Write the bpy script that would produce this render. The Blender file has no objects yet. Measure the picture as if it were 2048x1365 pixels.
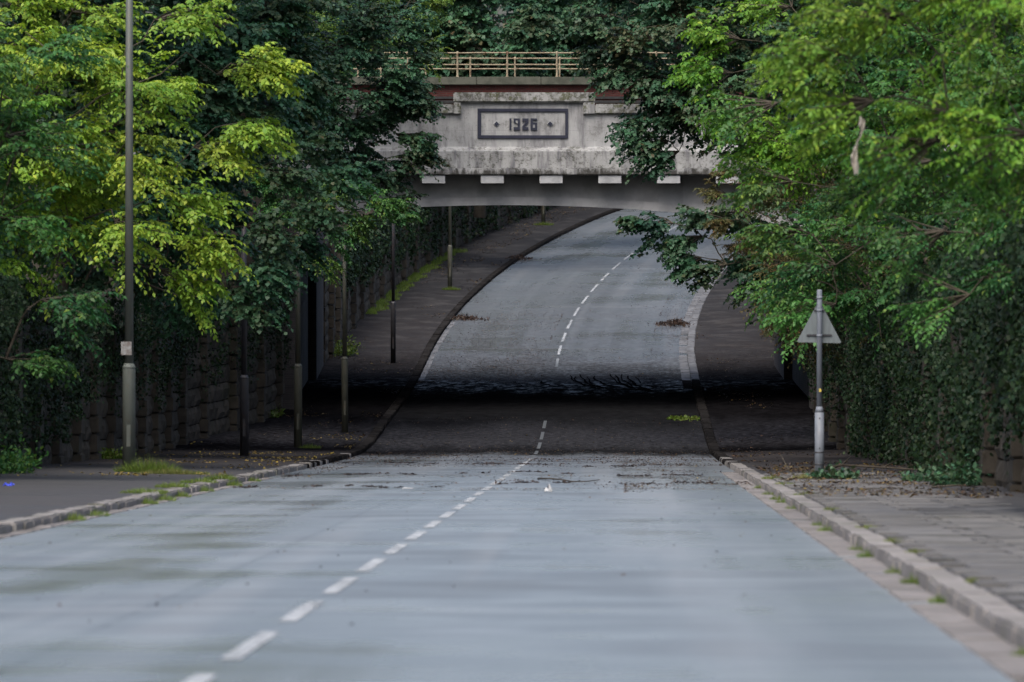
import bpy, math, random
import numpy as np
from mathutils import Vector, Matrix
R = math.radians
S = bpy.context.scene
C = S.collection

# ---------------------------------------------------------------- camera, sky, sun, exposure
CAMZ = 6.0
cam = bpy.data.cameras.new('camera')
cam_o = bpy.data.objects.new('camera', cam); C.objects.link(cam_o)
cam.lens = 200.0; cam.sensor_width = 36.0
cam.clip_start = 0.5; cam.clip_end = 4000
cam_o.location = (0, 0, CAMZ)
cam_o.rotation_euler = (R(90 - 0.916), 0, 0)
cam.dof.use_dof = True; cam.dof.focus_distance = 185.0; cam.dof.aperture_fstop = 3.5
S.camera = cam_o

SUN_EL, SUN_AZ = 56.0, 200.0          # azimuth clockwise from +Y : behind the camera, a little left
w = bpy.data.worlds.new('World'); S.world = w; w.use_nodes = True
wn = w.node_tree.nodes; wl = w.node_tree.links
bg = wn['Background']
sky = wn.new('ShaderNodeTexSky'); sky.sky_type = 'NISHITA'; sky.sun_disc = False
sky.sun_elevation = R(SUN_EL); sky.sun_rotation = R(SUN_AZ)
sky.air_density = 1.0; sky.dust_density = 6.0; sky.ozone_density = 1.0
cloud = wn.new('ShaderNodeHueSaturation'); cloud.inputs['Saturation'].default_value = 1.0      # cloud cover greys the blue
wl.new(sky.outputs[0], cloud.inputs['Color']); wl.new(cloud.outputs[0], bg.inputs['Color']); bg.inputs['Strength'].default_value = 0.15
sun = bpy.data.lights.new('sun', 'SUN'); sun.energy = 1.0; sun.angle = R(40); sun.color = (0.95, 0.98, 1.0)
sun_o = bpy.data.objects.new('sun', sun); C.objects.link(sun_o)
a, e = R(SUN_AZ), R(SUN_EL)
sd = Vector((math.sin(a) * math.cos(e), math.cos(a) * math.cos(e), math.sin(e)))
sun_o.rotation_euler = sd.to_track_quat('Z', 'Y').to_euler(); sun_o.location = (0, 0, 60)
S.view_settings.view_transform = 'Standard'; S.view_settings.look = 'None'
S.view_settings.exposure = 0.68; S.view_settings.gamma = 1.0
S.render.engine = 'CYCLES'
S.cycles.max_bounces = 6; S.cycles.diffuse_bounces = 3; S.cycles.glossy_bounces = 3
S.cycles.transmission_bounces = 4; S.cycles.transparent_max_bounces = 4
S.cycles.use_denoising = True

rng = np.random.default_rng(7)
random.seed(7)

# ---------------------------------------------------------------- road geometry (metres; Y runs away from the camera)
def xc(d):
    d = np.asarray(d, float)
    s = np.clip(d - 217, 0, None)
    s2 = np.minimum(s, 110)
    return -2.40 + 0.0190 * d + 0.000967 * s2 ** 2 + 2 * 0.000967 * s2 * (s - s2)
def xcp(d):
    d = np.asarray(d, float)
    return 0.0190 + 2 * 0.000967 * np.clip(d - 217, 0, 110)
ZT = np.array([(-80, 0.49), (0, -1.62), (60, -3.20), (100, -4.257), (130, -5.05), (146, -5.46), (156, -5.70), (165, -5.85), (173, -5.78), (182, -5.54), (195, -5.22),
               (207, -4.82), (217, -4.32), (229, -3.52), (241, -2.63), (253, -1.72), (264.4, -0.81), (276, 0.07), (286, 0.82), (300, 1.85), (330, 3.6), (380, 5.0), (500, 5.2), (2000, 5.2)])
_dx = np.diff(ZT[:, 0]); _sl = np.diff(ZT[:, 1]) / _dx
_m = np.zeros(len(ZT)); _m[0] = _sl[0]; _m[-1] = _sl[-1]
for i in range(1, len(ZT) - 1):
    _m[i] = (_sl[i - 1] * _dx[i] + _sl[i] * _dx[i - 1]) / (_dx[i] + _dx[i - 1])
def zr(d):
    d = np.asarray(d, float)
    k = np.clip(np.searchsorted(ZT[:, 0], d) - 1, 0, len(ZT) - 2)
    h = _dx[k]; t = np.clip((d - ZT[k, 0]) / h, 0, 1)
    return CAMZ + ((1 + 2 * t) * (1 - t) ** 2 * ZT[k, 1] + t * (1 - t) ** 2 * h * _m[k] + t * t * (3 - 2 * t) * ZT[k + 1, 1] + t * t * (t - 1) * h * _m[k + 1])
def pt(u, d, dz=0.0):
    """point at lateral offset u (right +) from the centre line at distance d"""
    u = np.asarray(u, float); d = np.asarray(d, float)
    p = xcp(d); n = np.sqrt(1 + p * p)
    return np.stack(np.broadcast_arrays(xc(d) + u / n, d - u * p / n, zr(d) + dz), -1)
def wall_l(d):
    t = np.clip((np.asarray(d, float) - 165) / 20, 0, 1); t = t * t * (3 - 2 * t)
    return -10.6 + 1.75 * t
WALL_R = 8.9
W = 5.0; KH = 0.12

def tag(o, label=None, cat=None, group=None, kind=None):
    if label: o['label'] = label
    if cat: o['category'] = cat
    if group: o['group'] = group
    if kind: o['kind'] = kind
    return o
def link(name, me, mat=None, parent=None):
    o = bpy.data.objects.new(name, me); C.objects.link(o)
    if mat is not None and me is not None and len(me.materials) == 0: me.materials.append(mat)
    if parent is not None: o.parent = parent
    return o
def empty(name, loc=(0, 0, 0)):
    o = bpy.data.objects.new(name, None); C.objects.link(o); o.location = loc
    o.empty_display_size = 0.2
    return o
def np_mesh(name, V, F):
    """V (n,3); F (m,k) faces of constant size"""
    V = np.ascontiguousarray(V, np.float32); F = np.ascontiguousarray(F, np.int32)
    me = bpy.data.meshes.new(name); m, k = F.shape
    me.vertices.add(len(V)); me.vertices.foreach_set('co', V.ravel())
    me.loops.add(m * k); me.loops.foreach_set('vertex_index', F.ravel())
    me.polygons.add(m); me.polygons.foreach_set('loop_start', np.arange(0, m * k, k, dtype=np.int32))
    me.polygons.foreach_set('loop_total', np.full(m, k, np.int32))
    me.update(calc_edges=True)
    return me
def face_attr(me, name, arr):
    at = me.attributes.new(name, 'FLOAT', 'FACE'); at.data.foreach_set('value', np.ascontiguousarray(arr, np.float32))
def smooth(me):
    me.polygons.foreach_set('use_smooth', np.ones(len(me.polygons), bool)); return me

class MB:
    def __init__(s): s.v = []; s.f = []
    def add(s, v, f):
        n = len(s.v); s.v += [tuple(p) for p in v]; s.f += [tuple(i + n for i in q) for q in f]; return s
    def box(s, x0, x1, y0, y1, z0, z1, b=0.0):
        if b <= 0:
            v = [(x, y, z) for z in (z0, z1) for y in (y0, y1) for x in (x0, x1)]
            return s.add(v, [(0, 2, 3, 1), (4, 5, 7, 6), (0, 1, 5, 4), (2, 6, 7, 3), (0, 4, 6, 2), (1, 3, 7, 5)])
        import bmesh
        bm = bmesh.new(); bmesh.ops.create_cube(bm, size=1)
        for q in bm.verts:
            q.co = ((x0 + x1) / 2 + q.co.x * (x1 - x0), (y0 + y1) / 2 + q.co.y * (y1 - y0), (z0 + z1) / 2 + q.co.z * (z1 - z0))
        bmesh.ops.bevel(bm, geom=bm.edges[:], offset=b, segments=2, affect='EDGES')
        bm.verts.index_update()
        s.add([q.co[:] for q in bm.verts], [[q.index for q in f.verts] for f in bm.faces]); bm.free(); return s
    def lathe(s, prof, n=16, cx=0, cy=0):
        v = []; f = []
        for r, z in prof:
            for i in range(n):
                t = 2 * math.pi * i / n; v.append((cx + r * math.cos(t), cy + r * math.sin(t), z))
        for j in range(len(prof) - 1):
            for i in range(n):
                f.append((j * n + i, j * n + (i + 1) % n, (j + 1) * n + (i + 1) % n, (j + 1) * n + i))
        f.append(tuple(range(n - 1, -1, -1))); f.append(tuple((len(prof) - 1) * n + i for i in range(n)))
        return s.add(v, f)
    def tube(s, pts, rad, n=8):
        pts = [Vector(p) for p in pts]; v = []; f = []
        rad = rad if isinstance(rad, (list, tuple)) else [rad] * len(pts)
        for j, p in enumerate(pts):
            t = (pts[min(j + 1, len(pts) - 1)] - pts[max(j - 1, 0)]).normalized()
            a = t.cross(Vector((0.31, 0.17, 0.93))); a = a.normalized() if a.length > 1e-3 else Vector((1, 0, 0)); b = t.cross(a)
            for i in range(n):
                w_ = 2 * math.pi * i / n; v.append(p + (a * math.cos(w_) + b * math.sin(w_)) * rad[j])
        for j in range(len(pts) - 1):
            for i in range(n):
                f.append((j * n + i, j * n + (i + 1) % n, (j + 1) * n + (i + 1) % n, (j + 1) * n + i))
        f.append(tuple(range(n - 1, -1, -1))); f.append(tuple((len(pts) - 1) * n + i for i in range(n)))
        return s.add(v, f)
    def prism(s, poly, y0, y1):
        """polygon in (x,z), extruded in y"""
        n = len(poly)
        v = [(x, y0, z) for x, z in poly] + [(x, y1, z) for x, z in poly]
        f = [tuple(range(n)), tuple(range(2 * n - 1, n - 1, -1))] + [(i, i + n, (i + 1) % n + n, (i + 1) % n) for i in range(n)]
        return s.add(v, f)
    def mesh(s, name, sm=False):
        me = bpy.data.meshes.new(name); me.from_pydata(s.v, [], s.f); me.update()
        import bmesh
        bm = bmesh.new(); bm.from_mesh(me); bmesh.ops.recalc_face_normals(bm, faces=bm.faces[:]); bm.to_mesh(me); bm.free()
        if sm:
            for p_ in me.polygons: p_.use_smooth = len(p_.vertices) <= 4
        return me
    def build(s, name, mat, parent=None, sm=False):
        return link(name, s.mesh(name, sm), mat, parent)

# ---------------------------------------------------------------- materials
class NT:
    def __init__(s, name):
        s.m = bpy.data.materials.new(name); s.m.use_nodes = True; s.t = s.m.node_tree; s.n = s.t.nodes
        s.b = s.n['Principled BSDF']; s.out = s.n['Material Output']
    def L(s, a, b): s.t.links.new(a, b)
    def node(s, typ, **kw):
        q = s.n.new(typ)
        for k, v in kw.items(): setattr(q, k, v)
        return q
    def coord(s, which='Object'):
        return s.node('ShaderNodeTexCoord').outputs[which]
    def mapped(s, src, scale=(1, 1, 1)):
        q = s.node('ShaderNodeMapping'); q.inputs['Scale'].default_value = scale; s.L(src, q.inputs['Vector']); return q.outputs[0]
    def noise(s, vec, scale, detail=4, rough=0.55, dist=0.0):
        q = s.node('ShaderNodeTexNoise'); q.inputs['Scale'].default_value = scale; q.inputs['Detail'].default_value = detail
        q.inputs['Roughness'].default_value = rough; q.inputs['Distortion'].default_value = dist; s.L(vec, q.inputs['Vector']); return q.outputs['Fac']
    def ramp(s, fac, stops):
        q = s.node('ShaderNodeValToRGB'); el = q.color_ramp.elements
        while len(el) < len(stops): el.new(0.5)
        for e_, (p, c) in zip(el, stops):
            e_.position = p; e_.color = (c, c, c, 1) if isinstance(c, (int, float)) else (*c, 1)
        s.L(fac, q.inputs['Fac']); return q.outputs['Color']
    def rng(s, v, a, b, c=0.0, d=1.0):
        q = s.node('ShaderNodeMapRange'); q.interpolation_type = 'SMOOTHSTEP'
        for i, x in zip(('From Min', 'From Max', 'To Min', 'To Max'), (a, b, c, d)): q.inputs[i].default_value = x
        s.put(v, q.inputs['Value']); return q.outputs['Result']
    def put(s, v, sock):
        if isinstance(v, (int, float)): sock.default_value = v
        elif isinstance(v, tuple): sock.default_value = (*v, 1) if len(v) == 3 else v
        else: s.L(v, sock)
    def math(s, op, a, b=0.0, c=0.0):
        q = s.node('ShaderNodeMath', operation=op)
        for i, x in enumerate((a, b, c)): s.put(x, q.inputs[i])
        return q.outputs[0]
    def mix(s, fac, a, b, mode='MIX'):
        q = s.node('ShaderNodeMix', data_type='RGBA', blend_type=mode)
        s.put(fac, q.inputs['Factor']); s.put(a, q.inputs['A']); s.put(b, q.inputs['B']); return q.outputs['Result']
    def bump(s, h, strength=0.3, dist=0.02):
        q = s.node('ShaderNodeBump'); q.inputs['Strength'].default_value = strength; q.inputs['Distance'].default_value = dist
        s.L(h, q.inputs['Height']); s.L(q.outputs[0], s.b.inputs['Normal']); return q.outputs[0]
    def sep(s, v):
        q = s.node('ShaderNodeSeparateXYZ'); s.L(v, q.inputs[0]); return q.outputs
    def set(s, col=None, rough=None, spec=None, metal=None):
        if col is not None: s.put(col, s.b.inputs['Base Color'])
        if rough is not None: s.put(rough, s.b.inputs['Roughness'])
        if spec is not None: s.put(spec, s.b.inputs['Specular IOR Level'])
        if metal is not None: s.put(metal, s.b.inputs['Metallic'])
        return s
def simple(name, c1, c2, scale=8, rough=0.6, bump=0.0, metal=0.0, spec=0.5):
    t = NT(name); v = t.coord(); n = t.noise(v, scale, 5, 0.6)
    t.set(t.mix(t.rng(n, 0.35, 0.68), c1, c2), rough, spec, metal)
    if bump: t.bump(n, bump, 0.02)
    return t.m

def mat_asphalt(name, kind):
    t = NT(name); uv = t.coord('UV'); u, v, _ = t.sep(uv)
    fine = t.noise(uv, 55, 3, 0.7); patch = t.noise(uv, 0.16, 2, 0.45, 0.4); mid = t.noise(uv, 1.6, 4, 0.6)
    lane = t.noise(t.mapped(uv, (1.1, 0.012, 1)), 1.0, 3, 0.5)                # wear running with the traffic
    if kind == 'road':
        base = t.mix(t.rng(fine, 0.3, 0.7), (0.138, 0.158, 0.172), (0.222, 0.248, 0.266))
        base = t.mix(t.rng(patch, 0.42, 0.66, 0, 0.42), base, (0.070, 0.082, 0.094))       # damp patches
        base = t.mix(t.rng(lane, 0.52, 0.66, 0, 0.45), base, (0.215, 0.230, 0.240))        # polished wheel tracks
        blot = t.noise(uv, 0.55, 3, 0.5, 0.3)
        base = t.mix(t.rng(blot, 0.64, 0.82, 0, 0.6), base, (0.040, 0.047, 0.054))
        sheen = t.noise(t.mapped(uv, (0.42, 0.55, 1)), 1.0, 2, 0.5, 0.5)
        base = t.mix(t.rng(sheen, 0.30, 0.55, 0.30, 0), base, (0.080, 0.096, 0.110)); base = t.mix(t.rng(sheen, 0.50, 0.78, 0, 0.45), base, (0.30, 0.335, 0.36))  # sky sheen painted into the colour: paler streaks, darker gaps
        seam = t.math('ABSOLUTE', t.math('SUBTRACT', u, -1.25))
        base = t.mix(t.math('MULTIPLY', t.rng(t.math('ADD', seam, t.math('MULTIPLY', mid, 0.09)), 0.03, 0.075, 1, 0), 0.55), base, (0.02, 0.022, 0.024))
        # transverse bay joints of the old concrete showing through
        jn = t.math('PINGPONG', t.math('ADD', t.math('SUBTRACT', v, 43.6), t.math('MULTIPLY', mid, 0.3)), 10.0)
        joint = t.math('MULTIPLY', t.rng(jn, 0.15, 0.75, 1, 0), t.rng(t.noise(t.mapped(uv, (0.25, 0.03, 1)), 1.0, 3), 0.42, 0.55))
        base = t.mix(t.math('MULTIPLY', joint, 0.6), base, (0.26, 0.28, 0.295))
        tr1 = t.rng(t.math('ABSOLUTE', t.math('SUBTRACT', u, 2.9)), 0.2, 1.1, 1, 0); tr2 = t.rng(t.math('ABSOLUTE', t.math('ADD', u, 2.6)), 0.3, 1.3, 0.7, 0)
        track = t.math('MULTIPLY', t.math('ADD', tr1, tr2), t.rng(t.noise(t.mapped(uv, (0.5, 0.035, 1)), 1.0, 3, 0.5), 0.36, 0.62))
        base = t.mix(t.math('MULTIPLY', track, 0.55), base, (0.27, 0.29, 0.305))  # reflective sheen along the wheel tracks, painted paler into the colour
        rough = t.rng(t.math('ADD', t.math('MULTIPLY', patch, 0.6), t.math('MULTIPLY', lane, 0.4)), 0.34, 0.66, 0.20, 0.50)
        rough = t.math('SUBTRACT', rough, t.math('MULTIPLY', t.math('MAXIMUM', track, joint), 0.10)); rough = t.math('ADD', rough, t.rng(sheen, 0.3, 0.7, 0.08, -0.06))
    else:
        base = t.mix(t.rng(fine, 0.3, 0.7), (0.018, 0.018, 0.0195), (0.040, 0.040, 0.0425))
        base = t.mix(t.rng(mid, 0.45, 0.7, 0, 0.55), base, (0.016, 0.0145, 0.0145))
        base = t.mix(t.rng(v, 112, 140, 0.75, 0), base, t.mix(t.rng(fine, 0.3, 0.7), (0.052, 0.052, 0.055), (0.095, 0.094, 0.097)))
        base = t.mix(t.rng(t.noise(uv, 0.7, 6, 0.7), 0.46, 0.64, 0, 0.5), base, t.mix(fine, (0.045, 0.043, 0.043), (0.105, 0.102, 0.100)))
        base = t.mix(t.rng(t.noise(uv, 5.0, 5, 0.75), 0.54, 0.66, 0, 0.5), base, (0.016, 0.014, 0.012))
        rough = t.rng(patch, 0.35, 0.7, 0.5, 0.75)
    if kind == 'road': base = t.mix(t.rng(v, 204, 222, 0, 0.5), base, t.mix(fine, (0.050, 0.054, 0.060), (0.085, 0.090, 0.099)))      # older surfacing up the far slope
    # silt left by the flood water in the dip, bridge shade painted into its black
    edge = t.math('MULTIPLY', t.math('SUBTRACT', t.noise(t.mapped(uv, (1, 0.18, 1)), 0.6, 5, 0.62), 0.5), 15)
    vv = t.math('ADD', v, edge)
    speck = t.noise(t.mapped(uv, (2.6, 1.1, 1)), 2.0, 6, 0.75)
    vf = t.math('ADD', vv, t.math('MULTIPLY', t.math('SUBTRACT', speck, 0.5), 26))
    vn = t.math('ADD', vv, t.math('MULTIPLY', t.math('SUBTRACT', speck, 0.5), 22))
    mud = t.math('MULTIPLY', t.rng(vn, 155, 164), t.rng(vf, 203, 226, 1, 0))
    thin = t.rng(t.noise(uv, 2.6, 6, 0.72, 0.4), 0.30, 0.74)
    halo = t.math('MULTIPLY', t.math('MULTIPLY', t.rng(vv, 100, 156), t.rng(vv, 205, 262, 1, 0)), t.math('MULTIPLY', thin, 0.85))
    mud_shade = t.mix(t.rng(t.noise(t.mapped(uv, (1, .4, 1)), 2.2, 6, 0.75), 0.35, 0.65), (0.002, 0.002, 0.0025), (0.008, 0.0078, 0.009))
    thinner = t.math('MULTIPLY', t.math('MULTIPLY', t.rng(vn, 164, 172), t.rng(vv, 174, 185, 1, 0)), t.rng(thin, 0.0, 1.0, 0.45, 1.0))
    mud_shade = t.mix(thinner, mud_shade, t.mix(t.rng(speck, 0.36, 0.64), (0.010, 0.010, 0.0115), (0.058, 0.058, 0.066)))
    base = t.mix(halo, base, (0.034, 0.026, 0.023)); base = t.mix(t.math('MULTIPLY', mud, 0.95), base, mud_shade)
    wet = t.math('MULTIPLY', t.math('MULTIPLY', t.rng(vn, 199.5, 204.5), t.rng(vn, 205.5, 210.5, 1, 0)), t.rng(t.noise(t.mapped(uv, (1.6, 1.0, 1)), 1.3, 7, 0.72, 0.4), 0.47, 0.58))
    rough = t.math('ADD', t.math('MULTIPLY', rough, t.math('SUBTRACT', 1.0, mud)), t.math('MULTIPLY', mud, 0.85))
    rough = t.math('SUBTRACT', rough, t.math('MULTIPLY', wet, 0.30))
    spec = t.math('ADD', t.math('SUBTRACT', 0.5, t.math('MULTIPLY', mud, 0.44)), t.math('MULTIPLY', wet, 0.44))
    if kind != 'road': wet = t.math('MULTIPLY', wet, 0.35)
    if kind != 'road': spec = t.math('MULTIPLY', spec, 0.45)
    t.set(base, rough, spec)
    df = t.node('ShaderNodeBsdfDiffuse'); t.put(base, df.inputs['Color'])
    matte = t.math('MULTIPLY', mud, t.math('SUBTRACT', 0.97, t.math('MULTIPLY', thinner, 0.45)))
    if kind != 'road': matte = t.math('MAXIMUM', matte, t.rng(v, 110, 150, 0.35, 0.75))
    matte = t.math('MULTIPLY', matte, t.math('SUBTRACT', 1.0, wet))
    mx = t.node('ShaderNodeMixShader'); t.L(matte, mx.inputs[0]); t.L(t.b.outputs[0], mx.inputs[1]); t.L(df.outputs[0], mx.inputs[2]); t.L(mx.outputs[0], t.out.inputs['Surface'])
    nb = t.bump(t.math('ADD', t.math('MULTIPLY', fine, 0.5), t.math('MULTIPLY', t.math('MULTIPLY', thin, mud), t.math('SUBTRACT', 2.5, t.math('MULTIPLY', wet, 2.5)))), 0.25, 0.012)
    t.L(nb, df.inputs['Normal'])
    return t.m
def mat_stone(name, c1, c2, moss=(0.030, 0.036, 0.016), mossamt=0.5, scale=3.0, rough=0.85, spec=0.3):
    t = NT(name); v = t.node('ShaderNodeNewGeometry').outputs['Position']; oi = t.node('ShaderNodeObjectInfo').outputs['Random']
    n = t.noise(v, scale, 6, 0.65); m = t.noise(v, 0.9, 5, 0.6); g = t.noise(v, 22, 4, 0.7)
    c = t.mix(t.rng(n, 0.3, 0.7), c1, c2); c = t.mix(t.math('MULTIPLY', oi, 0.45), c, tuple(x * 0.45 for x in c1))
    c = t.mix(t.rng(m, 0.5, 0.7, 0, mossamt), c, moss)
    c = t.mix(t.rng(g, 0.5, 0.75, 0, 0.35), c, tuple(x * 0.4 for x in c1))
    t.set(c, rough, spec); t.bump(t.math('ADD', n, t.math('MULTIPLY', g, 0.4)), 0.5, 0.03)
    return t.m
def mat_concrete(name, base=(0.37, 0.375, 0.375), grime=1.0, top=False, low=0.0):
    t = NT(name); v = t.node('ShaderNodeNewGeometry').outputs['Position']
    streak = t.noise(t.mapped(v, (2.2, 2.2, 0.32)), 1.3, 6, 0.68, 0.3); blot = t.noise(v, 1.3, 6, 0.65); g = t.noise(v, 9, 6, 0.75); fine = t.noise(v, 34, 4, 0.7)
    c = t.mix(t.rng(blot, 0.35, 0.7), base, tuple(x * 0.74 for x in base))
    c = t.mix(t.rng(streak, 0.45, 0.66, 0, 0.75 * grime), c, (0.14, 0.14, 0.15))
    c = t.mix(t.rng(streak, 0.26, 0.42, 0.55, 0), c, (0.49, 0.49, 0.49))
    c = t.mix(t.rng(t.math('ADD', t.math('MULTIPLY', g, 0.6), t.math('MULTIPLY', blot, 0.4)), 0.52 - 0.07 * top - 0.03 * low, 0.60, 0, min(1.0, 0.35 * grime + 0.55 * top + 0.3 * low)), c, (0.055, 0.055, 0.042))
    if top: c = t.mix(t.rng(t.noise(v, 3.4, 5, 0.7), 0.52, 0.60, 0, 0.7), c, (0.060, 0.066, 0.022))
    z = t.sep(v)[2]
    if low:      # black algae along the dripping lower edge
        alg = t.math('ADD', t.math('MULTIPLY', t.noise(t.mapped(v, (3, 3, 1.2)), 1.6, 6, 0.7), 1.0), t.rng(z, 8.42, 8.95, 0.30, -0.05))
        c = t.mix(t.rng(alg, 0.62, 0.80, 0, 0.9), c, (0.040, 0.038, 0.034))
    pl = t.math('PINGPONG', t.math('ADD', z, 0.13), 0.42)
    c = t.mix(t.rng(pl, 0.0, 0.018, 0.35, 0), c, (0.20, 0.20, 0.20))
    t.set(c, 0.88, 0.25); t.bump(t.math('ADD', g, t.math('MULTIPLY', fine, 0.5)), 0.35, 0.02)
    return t.m
def mat_brick(name, c1, c2, mort, sc=1.0, axis='y'):
    t = NT(name); v = t.node('ShaderNodeNewGeometry').outputs['Position']; x, y, z = t.sep(v)
    cb = t.node('ShaderNodeCombineXYZ'); t.L(y if axis == 'y' else x, cb.inputs[0]); t.L(z, cb.inputs[1])
    b = t.node('ShaderNodeTexBrick'); b.inputs['Scale'].default_value = 1.0 / sc
    for k, q in (('Brick Width', 0.225), ('Row Height', 0.075), ('Mortar Size', 0.007), ('Bias', -0.2)): b.inputs[k].default_value = q
    for k, q in (('Color1', c1), ('Color2', c2), ('Mortar', mort)): b.inputs[k].default_value = (*q, 1)
    t.L(cb.outputs[0], b.inputs['Vector'])
    n = t.noise(v, 1.2, 6, 0.65)
    t.set(t.mix(t.rng(n, 0.42, 0.7, 0, 0.6), b.outputs['Color'], tuple(q * 0.3 for q in c1)), 0.85, 0.3)
    t.bump(t.math('SUBTRACT', t.math('MULTIPLY', n, 0.3), b.outputs['Fac']), 0.5, 0.012)
    return t.m
def mat_leaf(name, dark, mid, lite, warm, rough=0.5, trans=0.32, spec=0.35):
    t = NT(name)
    a1 = t.node('ShaderNodeAttribute', attribute_name='tint').outputs['Fac']; a2 = t.node('ShaderNodeAttribute', attribute_name='warm').outputs['Fac']
    c = t.ramp(a1, [(0.0, dark), (0.5, mid), (1.0, lite)])
    c = t.mix(a2, c, warm)
    t.set(c, rough, spec)
    tr = t.node('ShaderNodeBsdfTranslucent'); t.L(t.mix(1.0, c, (1.0, 1.0, 0.6), 'MULTIPLY'), tr.inputs['Color'])
    mx = t.node('ShaderNodeMixShader'); mx.inputs[0].default_value = trans
    t.L(t.b.outputs[0], mx.inputs[1]); t.L(tr.outputs[0], mx.inputs[2]); t.L(mx.outputs[0], t.out.inputs['Surface'])
    return t.m
def mat_paint_line():
    t = NT('road_paint'); v = t.coord('UV'); n = t.noise(v, 9, 6, 0.75); n2 = t.noise(v, 0.35, 3)
    u, d, _ = t.sep(v)
    mudz = t.math('MULTIPLY', t.rng(d, 148, 166), t.rng(d, 208, 222, 1, 0))
    wear = t.rng(t.math('ADD', n, t.math('ADD', t.math('MULTIPLY', n2, 0.25), t.math('MULTIPLY', mudz, 0.30))), 0.56, 0.74)
    t.set(t.mix(wear, t.mix(t.rng(t.noise(v, 2.5, 5, 0.7), 0.3, 0.7), (0.32, 0.34, 0.355), (0.50, 0.52, 0.53)), (0.10, 0.11, 0.115)), 0.6, 0.4); return t.m
def mat_metal(name, c, rust=0.0, rough=0.45, metal=0.0):
    t = NT(name); v = t.coord(); n = t.noise(v, 6, 6, 0.7); n2 = t.noise(t.mapped(v, (3, 3, 0.5)), 4, 5, 0.6)
    col = t.mix(t.rng(n2, 0.4, 0.7, 0, 0.6), c, tuple(x * 0.6 for x in c))
    col = t.mix(t.rng(n, 0.5, 0.66, 0, rust), col, (0.10, 0.045, 0.020))
    t.set(col, rough, 0.4, metal); t.bump(n, 0.1, 0.004); return t.m

M = {}
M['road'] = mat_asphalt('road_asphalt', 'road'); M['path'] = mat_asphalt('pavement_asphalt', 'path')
M['paint'] = mat_paint_line()
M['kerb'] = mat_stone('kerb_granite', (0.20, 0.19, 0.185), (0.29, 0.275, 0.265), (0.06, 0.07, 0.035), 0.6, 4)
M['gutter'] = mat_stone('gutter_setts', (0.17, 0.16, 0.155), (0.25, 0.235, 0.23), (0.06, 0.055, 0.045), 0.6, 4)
M['kerb_mud'] = mat_stone('kerb_silted_shade', (0.014, 0.0135, 0.0135), (0.036, 0.034, 0.034), (0.012, 0.010, 0.009), 0.7, 4, 1.0, 0.0)  # silted stone, with under-bridge shade painted into its colour
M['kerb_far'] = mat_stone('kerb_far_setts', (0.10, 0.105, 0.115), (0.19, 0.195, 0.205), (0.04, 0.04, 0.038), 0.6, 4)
M['flag'] = mat_stone('flagstone', (0.115, 0.117, 0.120), (0.19, 0.184, 0.178), (0.042, 0.042, 0.028), 0.65, 2.2)
M['stone'] = mat_stone('wall_sandstone', (0.038, 0.033, 0.027), (0.078, 0.067, 0.053), (0.026, 0.028, 0.016), 0.65, 2.2)
M['mortar'] = simple('wall_mortar', (0.018, 0.016, 0.014), (0.035, 0.030, 0.026), 5, 0.95, 0.4)
M['conc'] = mat_concrete('bridge_concrete'); M['conc_top'] = mat_concrete('bridge_coping', (0.33, 0.335, 0.325), 1.0, True)
M['conc_low'] = mat_concrete('bridge_cornice', (0.34, 0.345, 0.34), 1.35, False, 1.0)
M['white'] = simple('bracket_whitewash', (0.40, 0.41, 0.42), (0.27, 0.28, 0.29), 3, 0.8)
M['girder'] = simple('girder_grey', (0.44, 0.445, 0.45), (0.34, 0.344, 0.35), 2, 0.75, 0.1)
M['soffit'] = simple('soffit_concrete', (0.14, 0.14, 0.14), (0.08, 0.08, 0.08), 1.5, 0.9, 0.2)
M['navy'] = simple('navy_paint', (0.008, 0.011, 0.028), (0.018, 0.021, 0.042), 6, 0.6)
M['brick_red'] = mat_brick('platform_brick', (0.105, 0.028, 0.024), (0.060, 0.020, 0.019), (0.08, 0.06, 0.05), 1.0, 'x')
M['brick_dark'] = mat_brick('abutment_brick', (0.060, 0.054, 0.054), (0.035, 0.033, 0.035), (0.075, 0.07, 0.07), 1.0, 'y')
M['platedge'] = simple('platform_coping', (0.085, 0.088, 0.068), (0.045, 0.050, 0.036), 3, 0.9, 0.2)
M['cream'] = mat_metal('railing_cream_paint', (0.27, 0.225, 0.15), 1.0, 0.7)
M['pole1'] = mat_metal('post_grey_green', (0.085, 0.097, 0.086), 0.15, 0.55); M['pole2'] = mat_metal('post_dark', (0.032, 0.032, 0.037), 0.2, 0.5)
M['pole3'] = mat_metal('post_olive', (0.072, 0.074, 0.056), 0.2, 0.55)
M['galv'] = mat_metal('galvanised_steel', (0.165, 0.185, 0.215), 0.10, 0.5); M['signback'] = mat_metal('sign_back_grey', (0.135, 0.158, 0.165), 0.05, 0.5)
M['sticker'] = simple('notice_white', (0.26, 0.27, 0.27), (0.12, 0.10, 0.09), 14, 0.7); M['yellow'] = simple('sticker_yellow', (0.55, 0.42, 0.05), (0.45, 0.36, 0.10), 20, 0.6)
M['bark'] = mat_stone('tree_bark', (0.055, 0.045, 0.034), (0.10, 0.085, 0.065), (0.035, 0.042, 0.020), 0.4, 7)
M['earth'] = mat_stone('embankment_earth', (0.030, 0.024, 0.016), (0.050, 0.042, 0.026), (0.022, 0.032, 0.012), 0.8, 1.2)
M['black'] = simple('black_rubber', (0.01, 0.01, 0.01), (0.02, 0.02, 0.02), 9, 0.6)
M['mudmark'] = simple('wet_mud', (0.004, 0.004, 0.005), (0.009, 0.009, 0.010), 7, 1.0, 0.0, 0.0, 0.0)
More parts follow.
